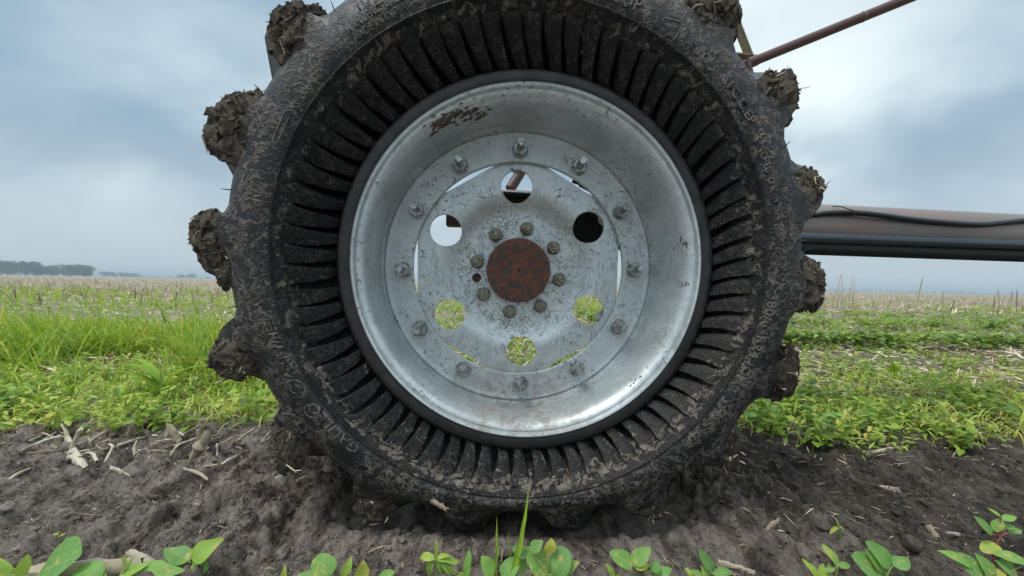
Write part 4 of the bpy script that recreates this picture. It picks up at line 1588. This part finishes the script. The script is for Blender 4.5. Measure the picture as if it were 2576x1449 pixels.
pc = np.concatenate([scatter(420, 0.5, 1.0), np.stack([rng.normal(0, .5, 120), rng.uniform(.60, .70, 120)], -1)])
pc = pc[~((np.abs(pc[:, 0]) < .34) & (pc[:, 1] > .70))]
V2, F2 = ico(3)
N = len(pc); sz = 0.0042 * np.exp(rng.normal(0, 0.5, N)); zz = H(pc[:, 0], pc[:, 1])
Vs = []
for i in range(N):
    q = V2 * (1 + .5 * fbm(V2[:, 0] * 1.3 + i, V2[:, 1] * 1.3, V2[:, 2] * 1.3, o=3, g=.6, s=i))[:, None]
    q = np.sign(q) * np.abs(q) ** 0.8
    Vs.append(q * sz[i] * rng.uniform(.6, 1.5, 3) * np.array([1, 1, .75]) + np.array([pc[i, 0], pc[i, 1], zz[i]]))
FF = (F2[None] + (np.arange(N) * len(V2))[:, None, None]).reshape(-1, 3)
o = mk('soil_clods', np.concatenate(Vs), FF, M['soil'], None, True, sharp=30)
tag(o, 'broken clods of soil lying in the wheel track', 'soil clods', kind='stuff')

# ================================================================== COUNTABLE PLANT THINGS
def stalk_piece(p0, p1, r, name, label, group=None, cat='corn stalk', t=0.6, node=True):
    """a dry stalk: slightly bent tube with a node and a split, ragged end"""
    p0, p1 = Vector(p0), Vector(p1)
    d = p1 - p0
    n = 9
    pts, rad = [], []
    bend = Vector((rnd.uniform(-1, 1), rnd.uniform(-1, 1), rnd.uniform(-.3, 1))) * d.length * 0.06
    for i in range(n):
        f = i / (n - 1)
        pts.append(p0 + d * f + bend * math.sin(PI * f))
        k = 1 + (0.28 if node and i in (5,) else 0) - 0.12 * f + rnd.uniform(-.05, .05)
        rad.append(r * k)
    mb = MB()
    mb.tube(pts, rad, 9, t=t)
    V0 = mb.V[0]; dn = np.array(d.normalized()[:]); md_ = np.array(((p0 + p1) / 2)[:])
    for q in range(9):                       # broken, splintered ends
        V0[q] -= dn * r * rnd.uniform(-.3, 1.6); V0[-1 - q] += dn * r * rnd.uniform(-.3, 2.2)
    flat = np.array([1, 1, 1.0])
    ax_ = np.cross(dn, [0.3, .2, 1]); ax_ /= np.linalg.norm(ax_)
    rel = V0 - md_
    V0 -= 0.35 * np.outer(rel @ ax_ - (np.array(bend[:]) @ ax_) * .5, ax_) * (0.6 if node else 0)
    mb.V[0] = V0 + 0.12 * r * rng.normal(size=V0.shape)
    o = mb.build(name, M['stalk'], None, loc=tuple(p0))
    tag(o, label, cat, group)
    return o


def gpt(px, py, up=0.0):
    g_ = ground_at(px, py)
    for _i in range(3):
        g_ = ground_at(px, py, Hs(g_.x, g_.y) + up)
    return g_


SP = [((165, 1080), (198, 1150), .006, .8, 'short pale stalk bit at the far left of the litter strip'),
      ((148, 1098), (190, 1118), .005, .9, 'white weathered stalk lying left of the forked stalk'),
      ((200, 1085), (176, 1140), .006, .7, 'upright forked pale stalk at the left edge of the track'),
      ((178, 1145), (210, 1180), .009, .85, 'thick whitish stalk piece leaning into the soil at the left'),
      ((330, 1075), (318, 1120), .006, .25, 'dark brown standing stub behind the pale roots'),
      ((215, 1140), (240, 1160), .004, .9, 'thin pale stalk chip beside the thick whitish piece'),
      ((300, 1120), (372, 1098), .005, .85, 'curved pale root lying over the litter'),
      ((325, 1130), (415, 1148), .004, .9, 'long thin pale root along the track edge'),
      ((430, 1078), (448, 1108), .009, .45, 'tan husk stub standing left of the broken thick stalk'),
      ((520, 1103), (488, 1160), .013, .35, 'thick grey broken stalk sticking up before the green leaf'),
      ((500, 1090), (512, 1140), .008, .2, 'dark split stalk beside the thick grey stalk'),
      ((462, 1180), (520, 1205), .003, .6, 'slim straw lying on the grey soil below the leaf'),
      ((632, 1243), (688, 1240), .0035, .95, 'small straight white stalk on the soil left of the tyre'),
      ((748, 1207), (770, 1200), .003, .9, 'tiny white chip near the lower left lug'),
      ((282, 1178), (318, 1195), .004, .85, 'short pale straw on the light soil'),
      ((380, 1135), (450, 1142), .004, .75, 'long buff straw crossing the litter strip'),
      ((560, 1168), (590, 1150), .004, .9, 'pale chip between the leaf and the lug mud'),
      ((20, 1210), (75, 1180), .004, .8, 'straw at the left edge of the picture'),
      ((1090, 1262), (1122, 1281), .0042, .25, 'short tan stalk stuck between two bottom lugs'),
      ((1810, 1415), (1890, 1440), .005, .6, 'long split tan straw in front at the right'),
      ((1925, 1345), (1958, 1310), .004, .4, 'grey sliver standing from the damp soil at right'),
      ((2205, 1225), (2250, 1232), .006, .65, 'buff husk piece lying on the damp soil'),
      ((2340, 1330), (2362, 1360), .005, .45, 'forked grey straw left of the reddish weed'),
      ((2385, 1340), (2440, 1350), .003, .7, 'thin pale straw left of the reddish weed'),
      ((2180, 1140), (2240, 1128), .005, .6, 'straw along the rear edge of the right soil'),
      ((2070, 1385), (2120, 1430), .004, .35, 'brown twig behind the front leaves on the right')]
for (a1, b1, r, t, lab) in SP:
    up = r * 0.8
    p0 = gpt(*a1, up); p1 = gpt(*b1, up)
    if 'upright' in lab or 'standing' in lab or 'sticking' in lab or 'split stalk' in lab:
        bot = b1 if b1[1] > a1[1] else a1
        top = a1 if bot is b1 else b1
        p0 = gpt(*bot, -.004)
        dd0 = (p0 - CAM).dot(RC @ Vector((0, 0, -1)))
        p1 = at(top[0], top[1], dd0 * 1.0)
    if 'stuck between' in lab:
        p0 = at(*a1, 0.655); p1 = at(*b1, 0.645)
    stalk_piece(p0, p1, r, 'corn_stalk', lab, None, t=t)
for i in range(64):
    px, py = rnd.uniform(90, 660), rnd.gauss(1120, 24)
    if i % 4 == 0:
        px = rnd.uniform(-20, 200)
    g0 = gpt(px, py, .003); an = rnd.uniform(0, PI); ln = rnd.uniform(.015, .06)
    g1 = g0 + Vector((math.cos(an) * ln, math.sin(an) * ln * .8, rnd.uniform(-.2, .6) * ln))
    stalk_piece(g0, g1, rnd.uniform(.0011, .0032), 'stalk_scrap', 'thin pale scrap of dry stalk or root in the litter left of the tyre', 'stalk scraps in the litter strip', 'stalk scrap', t=rnd.uniform(.3, 1.0), node=False)
# big pale stalk behind the front leaves at the lower left
q0, q1 = gpt(70, 1446, .012), gpt(330, 1425, .012)
stalk_piece(q0, q1, .014, 'corn_stalk', 'thick whitish stalk lying behind the front leaves at lower left', t=.6)
q0, q1 = gpt(325, 1392, .008), gpt(400, 1445, .008)
stalk_piece(q0, q1, .006, 'corn_stalk', 'pale frayed stalk crossing the thick whitish one', t=.7)

# standing and leaning stubble stalks of the field: separate things
proto = []
for k in range(6):
    h_ = 0.20 + 0.03 * k
    mb = MB()
    bendx = rnd.uniform(-.03, .03)
    mb.tube([(0, 0, -.02), (bendx * .3, 0, h_ * .4), (bendx * .5, 0.003, h_ * .45), (bendx, 0, h_)], [.011, .0095, .0125, .0085], 8, t=.3 + .12 * k)
    mb.tube([(bendx, 0, h_ * .97), (bendx + rnd.uniform(-.03, .03), 0.01, h_ + rnd.uniform(.01, .05))], [.006, .001], 4, t=.6)
    # a dry leaf sheath hanging from the node
    lv = leaves(np.array([[bendx * .5, 0, h_ * .45]]), sph(np.array([rnd.uniform(0, 6)]), np.array([.6])), np.array([[0, 0, 1.]]), [.11], [.014], [2.2], 5, 'blade', .4, [.7])
    mb.add(lv[0], [tuple(q) for q in lv[1]], lv[2])
    me_o = mb.build('stubble_stalk', M['stalk'], None)
    proto.append(me_o)
NST = 0
GRPS = 'stubble stalks standing in the field'
for i in range(190):
    # rows run along x; y from 4.5 to 14
    y = 4.6 * (3.2 ** rnd.random())
    y = round(y / 0.76) * 0.76 + rnd.gauss(0, .05)
    x = rnd.uniform(-1.45, 1.5) * y
    if abs(x) < 0.62 * y and rnd.random() < .8:
        x = math.copysign(rnd.uniform(.75, 1.45) * y, x)
    if x > 0 and y < 7.5:
        y += 4
    o = proto[i] if i < 6 else proto[i % 6].copy()
    if i >= 6:
        C.objects.link(o)
    o.location = (x, y, Hs(x, y))
    lean = rnd.choice([0.1, 0.2, 0.5, 1.35]) if y < 9 else rnd.uniform(0, .3)
    o.rotation_euler = (rnd.gauss(0, lean * .6), rnd.choice([-1, 1]) * abs(rnd.gauss(0, lean)), rnd.uniform(0, 6.28))
    s = rnd.uniform(.7, 1.15)
    tall = rnd.uniform(1.5, 2.7) if (x > 0 and rnd.random() < .6) else 1
    if tall > 1:
        o.rotation_euler = (rnd.gauss(0, .08), rnd.gauss(0, .12), rnd.uniform(0, 6.28))
    o.scale = (s, s, s * tall)
    tag(o, 'dry pale maize stubble stalk standing or leaning in the field behind the wheel', 'stubble stalk', GRPS)

# --- leafy foreground plants
def leaf_obj(root, bpx, tpx, db, dt, wr=0.62, roll_=0.25, t=0.4, shape='leaf', drp=0.5, mat='soy', fold=.18, name='leaf', label=None, ncol=5, serr=0):
    b = at(bpx[0], bpx[1], db); e = at(tpx[0], tpx[1], dt)
    d = e - b; L = d.length
    view = (b - CAM).normalized()
    nrm = (-view + Vector((0, 0, 0.75)) + Vector((roll_, 0, 0))).normalized()
    V, Fq, ti, uv = leaves(np.array([b[:]]), np.array([d[:]]), np.array([nrm[:]]), [L * (1 + .04 * drp)], [L * wr], [drp], 12, shape, fold, [t], ncol)
    # gentle unevenness
    V = V + 0.0022 * np.stack([vnoise(V[:, 0] * 60, V[:, 1] * 60, V[:, 2] * 60, s=1), vnoise(V[:, 0] * 60, V[:, 1] * 60, V[:, 2] * 60, s=2), vnoise(V[:, 0] * 60, V[:, 1] * 60, V[:, 2] * 60, s=3)], -1)
    o = mk(name, V - np.array(root.location[:]), Fq, M[mat], root, True, ti, uv)
    if label: o['label'] = label
    return o


def stem_obj(root, pts, r, t=0.3, name='stem'):
    mb = MB(); mb.tube(pts, [r * (1 - .45 * i / (len(pts) - 1)) for i in range(len(pts))], 8, t=t)
    mb.V = [v - np.array(root.location[:]) for v in mb.V]
    return mb.build(name, M['stem'], root)


def plant(name, node, depth, label, cat, lv, group=None, red=False, extra=None):
    """node: photo pixel of the leaf junction; lv list of (base or None, tip, kwargs)"""
    nd = at(node[0], node[1], depth)
    gx, gy = nd.x + rnd.uniform(-.012, .012), nd.y + rnd.uniform(0.0, .02)
    root = empty(name, (gx, gy, Hs(gx, gy)))
    tag(root, label, cat, group)
    gp = Vector((gx, gy, Hs(gx, gy) - .01))
    mid = (gp + nd) / 2 + Vector((rnd.uniform(-.006, .006), 0, 0))
    stem_obj(root, [gp, mid, nd], .0022, .95 if red else .3)
    for l in lv:
        bpx, tpx, kw = l
        kw = dict(kw)
        dd_ = kw.pop('dd', 0.0)
        b = bpx or node
        if bpx and (abs(bpx[0] - node[0]) + abs(bpx[1] - node[1]) > 8):
            pb = at(b[0], b[1], depth)
            stem_obj(root, [nd, (nd + pb) / 2 + Vector((0, 0, .002)), pb], .0011, .95 if red else .3, 'petiole')
        leaf_obj(root, b, tpx, depth, depth - dd_, **kw)
    return root


D_ = .52
plant('soybean_seedling', (478, 1414), .55, 'seedling with one yellow-blotched leaf standing alone at the lower left', 'seedling',
      [((476, 1412), (412, 1376), dict(wr=.66, t=.42)), ((480, 1410), (545, 1358), dict(wr=.6, t=.78, label='yellow blotched leaf')), ((482, 1416), (520, 1434), dict(wr=.8, t=.40)), ((474, 1420), (455, 1455), dict(wr=.75, t=.3))])
plant('soybean_seedling', (118, 1462), .53, 'seedling with a large rounded spotted leaf near the left edge', 'seedling',
      [((95, 1446), (160, 1392), dict(wr=.95, shape='round', t=.38, dd=.02)), ((50, 1455), (66, 1402), dict(wr=.5, t=.85)), ((30, 1462), (-8, 1432), dict(wr=.7, t=.9)), ((20, 1445), (0, 1400), dict(wr=.4, t=.8))])
plant('soybean_seedling', (300, 1470), .52, 'seedling with broad leaves over the thick pale stalk at lower left', 'seedling',
      [((255, 1450), (186, 1422), dict(wr=.7, t=.45, shape='round')), ((300, 1448), (355, 1420), dict(wr=.5, t=.75)), ((310, 1455), (440, 1425), dict(wr=.4, t=.55)), ((262, 1460), (200, 1450), dict(wr=.6, t=.85)), ((316, 1425), (312, 1398), dict(wr=.35, t=.7)), ((322, 1425), (332, 1404), dict(wr=.3, t=.7))])
plant('soybean_seedling', (840, 1468), .52, 'seedling with a round green leaf left of the pale nettle weed', 'seedling',
      [((838, 1446), (790, 1402), dict(wr=.85, shape='round', t=.45)), ((862, 1452), (880, 1408), dict(wr=.55, t=.78)), ((800, 1455), (745, 1440), dict(wr=.5, t=.35)), ((705, 1470), (714, 1426), dict(wr=.35, t=.95))])
plant('soybean_seedling', (930, 1475), .52, 'small seedling with a yellowish upright leaf beside the nettle weed', 'seedling',
      [((905, 1462), (918, 1416), dict(wr=.7, t=.97)), ((950, 1466), (990, 1438), dict(wr=.6, t=.5))])
plant('soybean_seedling', (1378, 1452), .54, 'bushy seedling with heart shaped leaves right of the tall grass blades', 'seedling',
      [((1375, 1446), (1330, 1378), dict(wr=.75, t=.5, label='leaf with a browned edge')), ((1385, 1444), (1425, 1384), dict(wr=.95, shape='round', t=.36)), ((1392, 1446), (1455, 1412), dict(wr=.55, t=.3)), ((1325, 1400), (1290, 1376), dict(wr=.8, t=.22)),
       ((1335, 1388), (1362, 1358), dict(wr=.75, t=.35)), ((1380, 1392), (1386, 1358), dict(wr=.8, t=1.0, label='browned crumpled leaf')), ((1320, 1440), (1296, 1400), dict(wr=.7, t=.55))])
plant('soybean_seedling', (1245, 1468), .53, 'low seedling with mottled leaves at the foot of the grass blades', 'seedling',
      [((1240, 1448), (1215, 1400), dict(wr=.7, t=.62)), ((1262, 1450), (1300, 1412), dict(wr=.8, t=.4, shape='round'))])
plant('soybean_seedling', (1592, 1424), .54, 'seedling with two upright lobed leaves and a withered one at front centre right', 'seedling',
      [((1590, 1422), (1538, 1386), dict(wr=.75, t=.42)), ((1594, 1420), (1632, 1374), dict(wr=.68, t=.45)), ((1596, 1426), (1636, 1418), dict(wr=.6, t=1.0, label='withered brown leaf')), ((1640, 1440), (1655, 1414), dict(wr=.8, t=.35)), ((1650, 1455), (1692, 1430), dict(wr=.5, t=.45)), ((1545, 1455), (1530, 1418), dict(wr=.4, t=.8))])
plant('soybean_seedling', (1790, 1440), .53, 'seedling with a curved grey-green leaf at front right', 'seedling',
      [((1790, 1436), (1766, 1384), dict(wr=.55, t=.28)), ((1792, 1442), (1846, 1434), dict(wr=.45, t=.4)), ((1780, 1450), (1770, 1424), dict(wr=.7, t=.8)), ((1745, 1455), (1728, 1430), dict(wr=.45, t=.9)), ((1770, 1446), (1740, 1436), dict(wr=.5, t=.5))])
plant('soybean_seedling', (2108, 1424), .54, 'narrow seedling with a dry pale leaf tip at front right', 'seedling',
      [((2108, 1420), (2082, 1374), dict(wr=.5, t=.72, label='leaf with a dry pale tip')), ((2112, 1424), (2142, 1420), dict(wr=.6, t=.42)), ((2100, 1428), (2070, 1432), dict(wr=.45, t=.35)), ((2056, 1456), (2030, 1410), dict(wr=.4, t=.85)), ((2066, 1456), (2070, 1420), dict(wr=.5, t=.8)), ((2076, 1460), (2086, 1416), dict(wr=.16, t=.97))])
plant('soybean_seedling', (2230, 1450), .53, 'broad seedling with a very large oval leaf at front right', 'seedling',
      [((2232, 1462), (2166, 1400), dict(wr=.8, shape='round', t=.36)), ((2240, 1428), (2200, 1366), dict(wr=.55, t=.4)), ((2246, 1424), (2288, 1402), dict(wr=.7, t=.33)), ((2222, 1440), (2196, 1388), dict(wr=.4, t=.5))])
plant('soybean_seedling', (2470, 1470), .52, 'broad seedling with blotched leaves below the reddish weed', 'seedling',
      [((2440, 1424), (2376, 1378), dict(wr=.34, t=.6)), ((2480, 1462), (2412, 1388), dict(wr=.55, t=.34)), ((2500, 1460), (2470, 1398), dict(wr=.5, t=.42)), ((2560, 1450), (2520, 1410), dict(wr=.8, t=.38)), ((2585, 1420), (2510, 1382), dict(wr=.35, t=.5)), ((2506, 1452), (2522, 1432), dict(wr=.9, t=1.0, shape='round', label='small yellow leaf'))])
plant('redroot_weed', (2517, 1350), .56, 'reddish stemmed weed with oval leaves at the lower right edge', 'weed',
      [((2494, 1345), (2470, 1304), dict(wr=.45, t=.38)), ((2506, 1338), (2514, 1306), dict(wr=.6, t=.5)), ((2520, 1310), (2560, 1292), dict(wr=.42, t=.55)), ((2516, 1300), (2500, 1282), dict(wr=.4, t=.8)), ((2530, 1330), (2548, 1318), dict(wr=.8, t=.35)),
       ((2508, 1370), (2474, 1384), dict(wr=.8, t=.98, shape='round', label='yellow rounded leaf')), ((2540, 1340), (2574, 1328), dict(wr=.6, t=.3))], red=True)
# pale nettle-like weed with toothed drooping leaves
plant('nettle_weed', (1095, 1408), .53, 'pale yellow-green nettle-like weed with drooping leaves at front centre', 'weed',
      [((1096, 1404), (1052, 1394), dict(wr=.42, t=.88, drp=.9)), ((1098, 1402), (1098, 1362), dict(wr=.22, t=.9, drp=.3)), ((1100, 1404), (1165, 1402), dict(wr=.36, t=.8, drp=1.2)), ((1092, 1412), (1062, 1452), dict(wr=.32, t=.82, drp=.9)),
       ((1100, 1412), (1128, 1450), dict(wr=.34, t=.76, drp=.8)), ((1110, 1412), (1150, 1444), dict(wr=.42, t=.72, drp=.7)), ((1085, 1420), (1080, 1460), dict(wr=.3, t=.8)), ((1170, 1452), (1182, 1390), dict(wr=.32, t=.62)), ((1150, 1448), (1178, 1456), dict(wr=.6, t=.8)), ((1102, 1402), (1134, 1390), dict(wr=.4, t=.9, drp=.8))])
# tall blades of grass in front
ga = at(1262, 1500, .54)
gr = empty('grass_tuft', (ga.x, ga.y + .01, Hs(ga.x, ga.y)))
tag(gr, 'tall bright green grass blades rising in front of the tyre', 'grass tuft')
for (b1, t1, wr, t, d0, d1) in (((1262, 1560), (1343, 1237), .060, .68, .52, .54), ((1236, 1560), (1260, 1306), .058, .55, .53, .55), ((1285, 1560), (1290, 1345), .03, .62, .54, .55), ((1306, 1540), (1300, 1375), .02, .75, .54, .55)):
    leaf_obj(gr, b1, t1, d0, d1, wr=wr, roll_=.5, t=t, shape='blade', drp=.28, mat='grass', fold=.5, name='blade')

# leaf plants at the far edge of the track left of the tyre
for (nd, dep, lab, lv) in (
    ((580, 1120), 1.06, 'wilted weed with a glossy folded leaf left of the lower left lug', [((585, 1105), (535, 1125), dict(wr=.7, t=.55)), ((590, 1110), (612, 1142), dict(wr=.8, t=.62)), ((595, 1098), (610, 1080), dict(wr=.5, t=.8)), ((590, 1150), (625, 1158), dict(wr=.6, t=.3)), ((575, 1120), (560, 1140), dict(wr=.7, t=.45)), ((588, 1100), (570, 1075), dict(wr=.35, t=.7))]),
    ((20, 1172), .95, 'small weed with a single oval leaf at the left edge', [((12, 1165), (50, 1160), dict(wr=.55, t=.5)), ((10, 1168), (-20, 1175), dict(wr=.6, t=.6)), ((14, 1170), (2, 1195), dict(wr=.5, t=.7))]),
    ((660, 1078), 1.12, 'upright leafy weed just left of the tyre', [((660, 1080), (668, 1100), dict(wr=.3, t=.7)), ((658, 1060), (630, 1040), dict(wr=.5, t=.6)), ((662, 1055), (690, 1040), dict(wr=.5, t=.7)), ((660, 1050), (655, 1022), dict(wr=.5, t=.75)), ((656, 1066), (640, 1078), dict(wr=.55, t=.5)), ((664, 1066), (684, 1075), dict(wr=.5, t=.55))]),
    ((150, 1352), .62, 'tiny yellowish sprout on the soil at the lower left', [((145, 1346), (132, 1340), dict(wr=.6, t=.92)), ((150, 1350), (172, 1338), dict(wr=.3, t=.9)), ((146, 1354), (130, 1362), dict(wr=.3, t=.9))]),
    ((2110, 1330), .66, 'tiny pale sprout on the damp soil at right', [((2108, 1326), (2085, 1342), dict(wr=.3, t=.9)), ((2110, 1324), (2130, 1330), dict(wr=.25, t=.9)), ((2108, 1322), (2104, 1308), dict(wr=.3, t=.7))])):
    plant('weed', nd, dep, lab, 'weed', lv)
# darker leafy plants along the right edge of the track
k = 0
for (px, py, hgt_, lab) in ((1905, 1090, 60, 'leafy weed beside the right side of the tyre'), (1960, 1095, 75, 'bushy weed second from the tyre on the right'), (2095, 1120, 80, 'dark leafy weed at the front of the right weeds'), (2180, 1085, 65, 'grey-green weed at the front edge right of the dark one'), (2035, 1080, 60, 'light leafy weed between the two darker ones at right')):
    g0 = gpt(px, py)
    dep = (g0 - CAM).dot(RC @ Vector((0, 0, -1)))
    lv = []
    for j in range(11):
        f = rnd.uniform(.15, 1)
        b_ = (px + rnd.uniform(-8, 8), py - hgt_ * f)
        an = rnd.uniform(-.5, PI + .5)
        ln = rnd.uniform(16, 30)
        lv.append((b_, (b_[0] + ln * math.cos(an), b_[1] - ln * .6 * math.sin(an)), dict(wr=.6, t=rnd.uniform(.15, .65), dd=rnd.uniform(-.02, .03))))
    plant('leafy_weed', (px, py - hgt_ * .5), dep, lab, 'weed', lv)

# volunteer maize seedlings with broad arching blades
for (px, py, hpx, lab) in ((1142, 826, 80, 'young maize plant seen through the lower left hole of the wheel'), (175, 1010, 60, 'young maize plant at the left below the tall grass'), (410, 1020, 190, 'tall maize seedling at the left before the grass'), (2110, 850, 45, 'distant maize seedling standing in the weeds at right'),
                           (2245, 960, 70, 'maize seedling in the crop gap at the right'), (1985, 1035, 70, 'maize seedling near the right side of the tyre'), (505, 905, 110, 'maize seedling left of the tyre among the grass'), (2400, 1010, 55, 'small maize seedling far to the right')):
    g0 = gpt(px, py)
    dep = (g0 - CAM).dot(RC @ Vector((0, 0, -1)))
    h_ = hpx / F * dep
    root = empty('maize_seedling', (g0.x, g0.y, g0.z))
    tag(root, lab, 'maize plant')
    st = stem_obj(root, [g0 + Vector((0, 0, -.01)), g0 + Vector((0, 0, h_ * .45))], .004, .2)
    for j in range(6):
        az = rnd.choice([0, PI]) + rnd.uniform(-.5, .5)
        V, Fq, ti, uv = leaves(np.array([[0, 0, h_ * rnd.uniform(.1, .42)]]), sph(np.array([az]), np.array([rnd.uniform(.9, 1.45)])), sph(np.array([az + PI]), np.array([.2])), [h_ * rnd.uniform(.55, .85)], [.016 + h_ * .05], [rnd.uniform(.4, 1.6)], 10, 'blade', .35, [rnd.uniform(.5, .75)], 5)
        mk('blade', V, Fq, M['grass'], root, True, ti, uv)

# drooping foxtail seed heads left of the tyre
for (px, py, dx, lab) in ((430, 870, 60, 'drooping foxtail seed head left of the tyre, the lowest one'), (470, 850, -40, 'foxtail seed head bending left above the grass'), (520, 840, 35, 'foxtail seed head nearest the tyre'), (395, 855, -50, 'pale foxtail head farthest from the tyre')):
    g0 = gpt(px, 960)
    dep = (g0 - CAM).dot(RC @ Vector((0, 0, -1)))
    root = empty('foxtail_grass', tuple(g0)); tag(root, lab, 'foxtail grass')
    p0, p1, p2 = g0, at(px, py, dep), at(px + dx, py + 8, dep)
    pm = at(px + dx * .5, py - 12, dep)
    stem_obj(root, [p0, (p0 + p1) / 2, p1], .0014, .3)
    hb, hd, hL = [], [], []
    cv = [p1, pm, p2]
    for j in range(150):
        f = rnd.random()
        q = p1 * (1 - f) ** 2 + pm * 2 * f * (1 - f) + p2 * f * f
        tdir = ((pm - p1) * (1 - f) + (p2 - pm) * f).normalized()
        rv = Vector((rnd.gauss(0, 1), rnd.gauss(0, 1), rnd.gauss(0, 1))).normalized()
        hb.append((q - Vector(g0))[:]); hd.append((tdir * .8 + rv)[:]); hL.append(rnd.uniform(.012, .024))
    N = len(hb)
    V, Fq, ti, uv = leaves(np.array(hb), np.array(hd), rng.normal(size=(N, 3)), np.array(hL), np.full(N, .0016), np.zeros(N), 2, 'blade', 0.2, np.full(N, .8), 2)
    mk('seed_head', V, Fq, M['leaf'], root, True, ti, uv)


# ================================================================== TREES ON THE HORIZON
def tree(px0, px1, ytop, ybase, dist, lab, seed, cat='tree'):
    r_ = np.random.default_rng(seed)
    c = CAM + ray((px0 + px1) / 2, ybase) * dist
    wdt = (px1 - px0) / F * dist
    h_ = (ybase - ytop) / F * dist + 0.4
    root = empty('tree', (c.x, c.y, 0)); tag(root, lab, cat, 'trees on the horizon')
    mb = MB()
    mb.tube([(0, 0, -.3), (0, 0, h_ * .3), (wdt * .04, 0, h_ * .6)], [h_ * .035, h_ * .025, h_ * .01], 7)
    for j in range(4):
        a = j * 1.6 + r_.uniform(0, 1)
        mb.tube([(0, 0, h_ * .25), (wdt * .28 * math.cos(a), wdt * .28 * math.sin(a), h_ * .62)], [h_ * .018, h_ * .006], 5)
    mb.build('trunk', M['bark'], root)
    # crown of leaf clumps gathered on several lobes
    lob = []
    for j in range(13):
        a = r_.uniform(0, 6.28); q = r_.uniform(0, .33) * wdt
        lob.append((q * math.cos(a) * 1.05, q * math.sin(a) * .8, h_ * r_.uniform(.22, .76), wdt * r_.uniform(.15, .26), h_ * r_.uniform(.20, .28)))
    P_ = []
    for (lx, ly, lz, lr, lh) in lob:
        m_ = 260
        dv = r_.normal(size=(m_, 3)); dv /= np.linalg.norm(dv, axis=1, keepdims=True)
        rr = r_.uniform(.72, 1.08, m_)[:, None]
        P_.append(dv * rr * np.array([lr, lr, lh]) + np.array([lx, ly, lz]))
    P_ = np.concatenate(P_)
    P_ = P_[P_[:, 2] > h_ * .03]
    N = len(P_)
    V, Fq, ti, uv = leaves(P_, r_.normal(size=(N, 3)), r_.normal(size=(N, 3)), h_ * r_.uniform(.04, .09, N), h_ * r_.uniform(.035, .07, N), r_.uniform(.2, .9, N), 2, 'round', .2, np.clip(r_.normal(.45, .25, N), 0, 1), 3)
    mk('crown', V, Fq, M['tree'], root, True, ti)


tspec = [(-60, 2, 651, 690, 250, 'broad tree cut by the left edge of the horizon'), (-8, 50, 652, 690, 250, 'leftmost full tree of the horizon group'), (46, 86, 655, 690, 250, 'tree left of centre in the horizon group'), (74, 116, 656, 690, 255, 'rounded tree at the centre of the horizon group'),
         (110, 152, 664, 691, 258, 'lower tree right of centre in the horizon group'), (150, 200, 662, 691, 258, 'second tree from the right end of the horizon group'), (186, 240, 663, 692, 262, 'tree at the right end of the horizon group'),
         (252, 276, 680, 693, 480, 'first small distant tree right of the group'), (272, 294, 681, 693, 480, 'second small distant tree right of the group'), (297, 322, 682, 694, 500, 'third small distant tree right of the group'), (318, 352, 683, 694, 500, 'wide low distant tree, fourth right of the group'),
         (448, 470, 688, 697, 620, 'tiny distant tree left of the muddy lug'), (468, 496, 686, 698, 620, 'tiny wide distant tree nearest the muddy lug')]
for i, (x0, x1, yt, yb, dist, lab) in enumerate(tspec):
    tree(x0, x1, yt, yb, dist, lab, 500 + i)
# very far woodland line at both sides, reads as one mass
mbp = []
for (xa, xb, hh_, n) in ((-200, 640, 3.0, 900), (1990, 2700, 4.6, 900)):
    t = rng.uniform(xa, xb, n)
    dist = 760
    for k in range(n):
        c = CAM + ray(t[k], 740) * dist
        hz = hh_ * (0.55 + 0.45 * math.sin(t[k] * .045) * math.sin(t[k] * .013 + 1)) + .5
        mbp.append((c.x, c.y + rnd.uniform(-5, 5), rnd.uniform(0, hz)))
Pn = np.array(mbp); N = len(Pn)
V, Fq, ti, uv = leaves(Pn, rng.normal(size=(N, 3)), rng.normal(size=(N, 3)), rng.uniform(2, 5, N), rng.uniform(1.5, 3, N), rng.uniform(.1, .5, N), 2, 'round', .2, rng.uniform(.2, .6, N), 3)
o = mk('far_woodland', V, Fq, M['tree'], None, True, ti)
tag(o, 'thin line of far woodland fading into the haze on the horizon', 'woodland', kind='stuff')

# ------------------------------------------------------------------ haze
HZ = 0.0013
bm = bmesh.new(); bmesh.ops.create_cube(bm, size=1)
for v in bm.verts:
    v.co = Vector((v.co.x * 3400, v.co.y * 1800 + 720, v.co.z * 16.0 + 6.5))
me = bpy.data.meshes.new('haze'); bm.to_mesh(me); bm.free()
hz = bpy.data.objects.new('haze', me); C.objects.link(hz)
m = bpy.data.materials.new('haze_air'); m.use_nodes = True; m.node_tree.nodes.clear()
T = NT(m.node_tree)
pv = T.n('ShaderNodeVolumePrincipled')
pv.inputs['Color'].default_value = (0.74, 0.85, 0.92, 1)
pv.inputs['Density'].default_value = HZ
ou = T.n('ShaderNodeOutputMaterial'); T.l(pv.outputs[0], ou.inputs['Volume'])
me.materials.append(m)
tag(hz, 'thin humid air over the field', 'haze', kind='stuff')
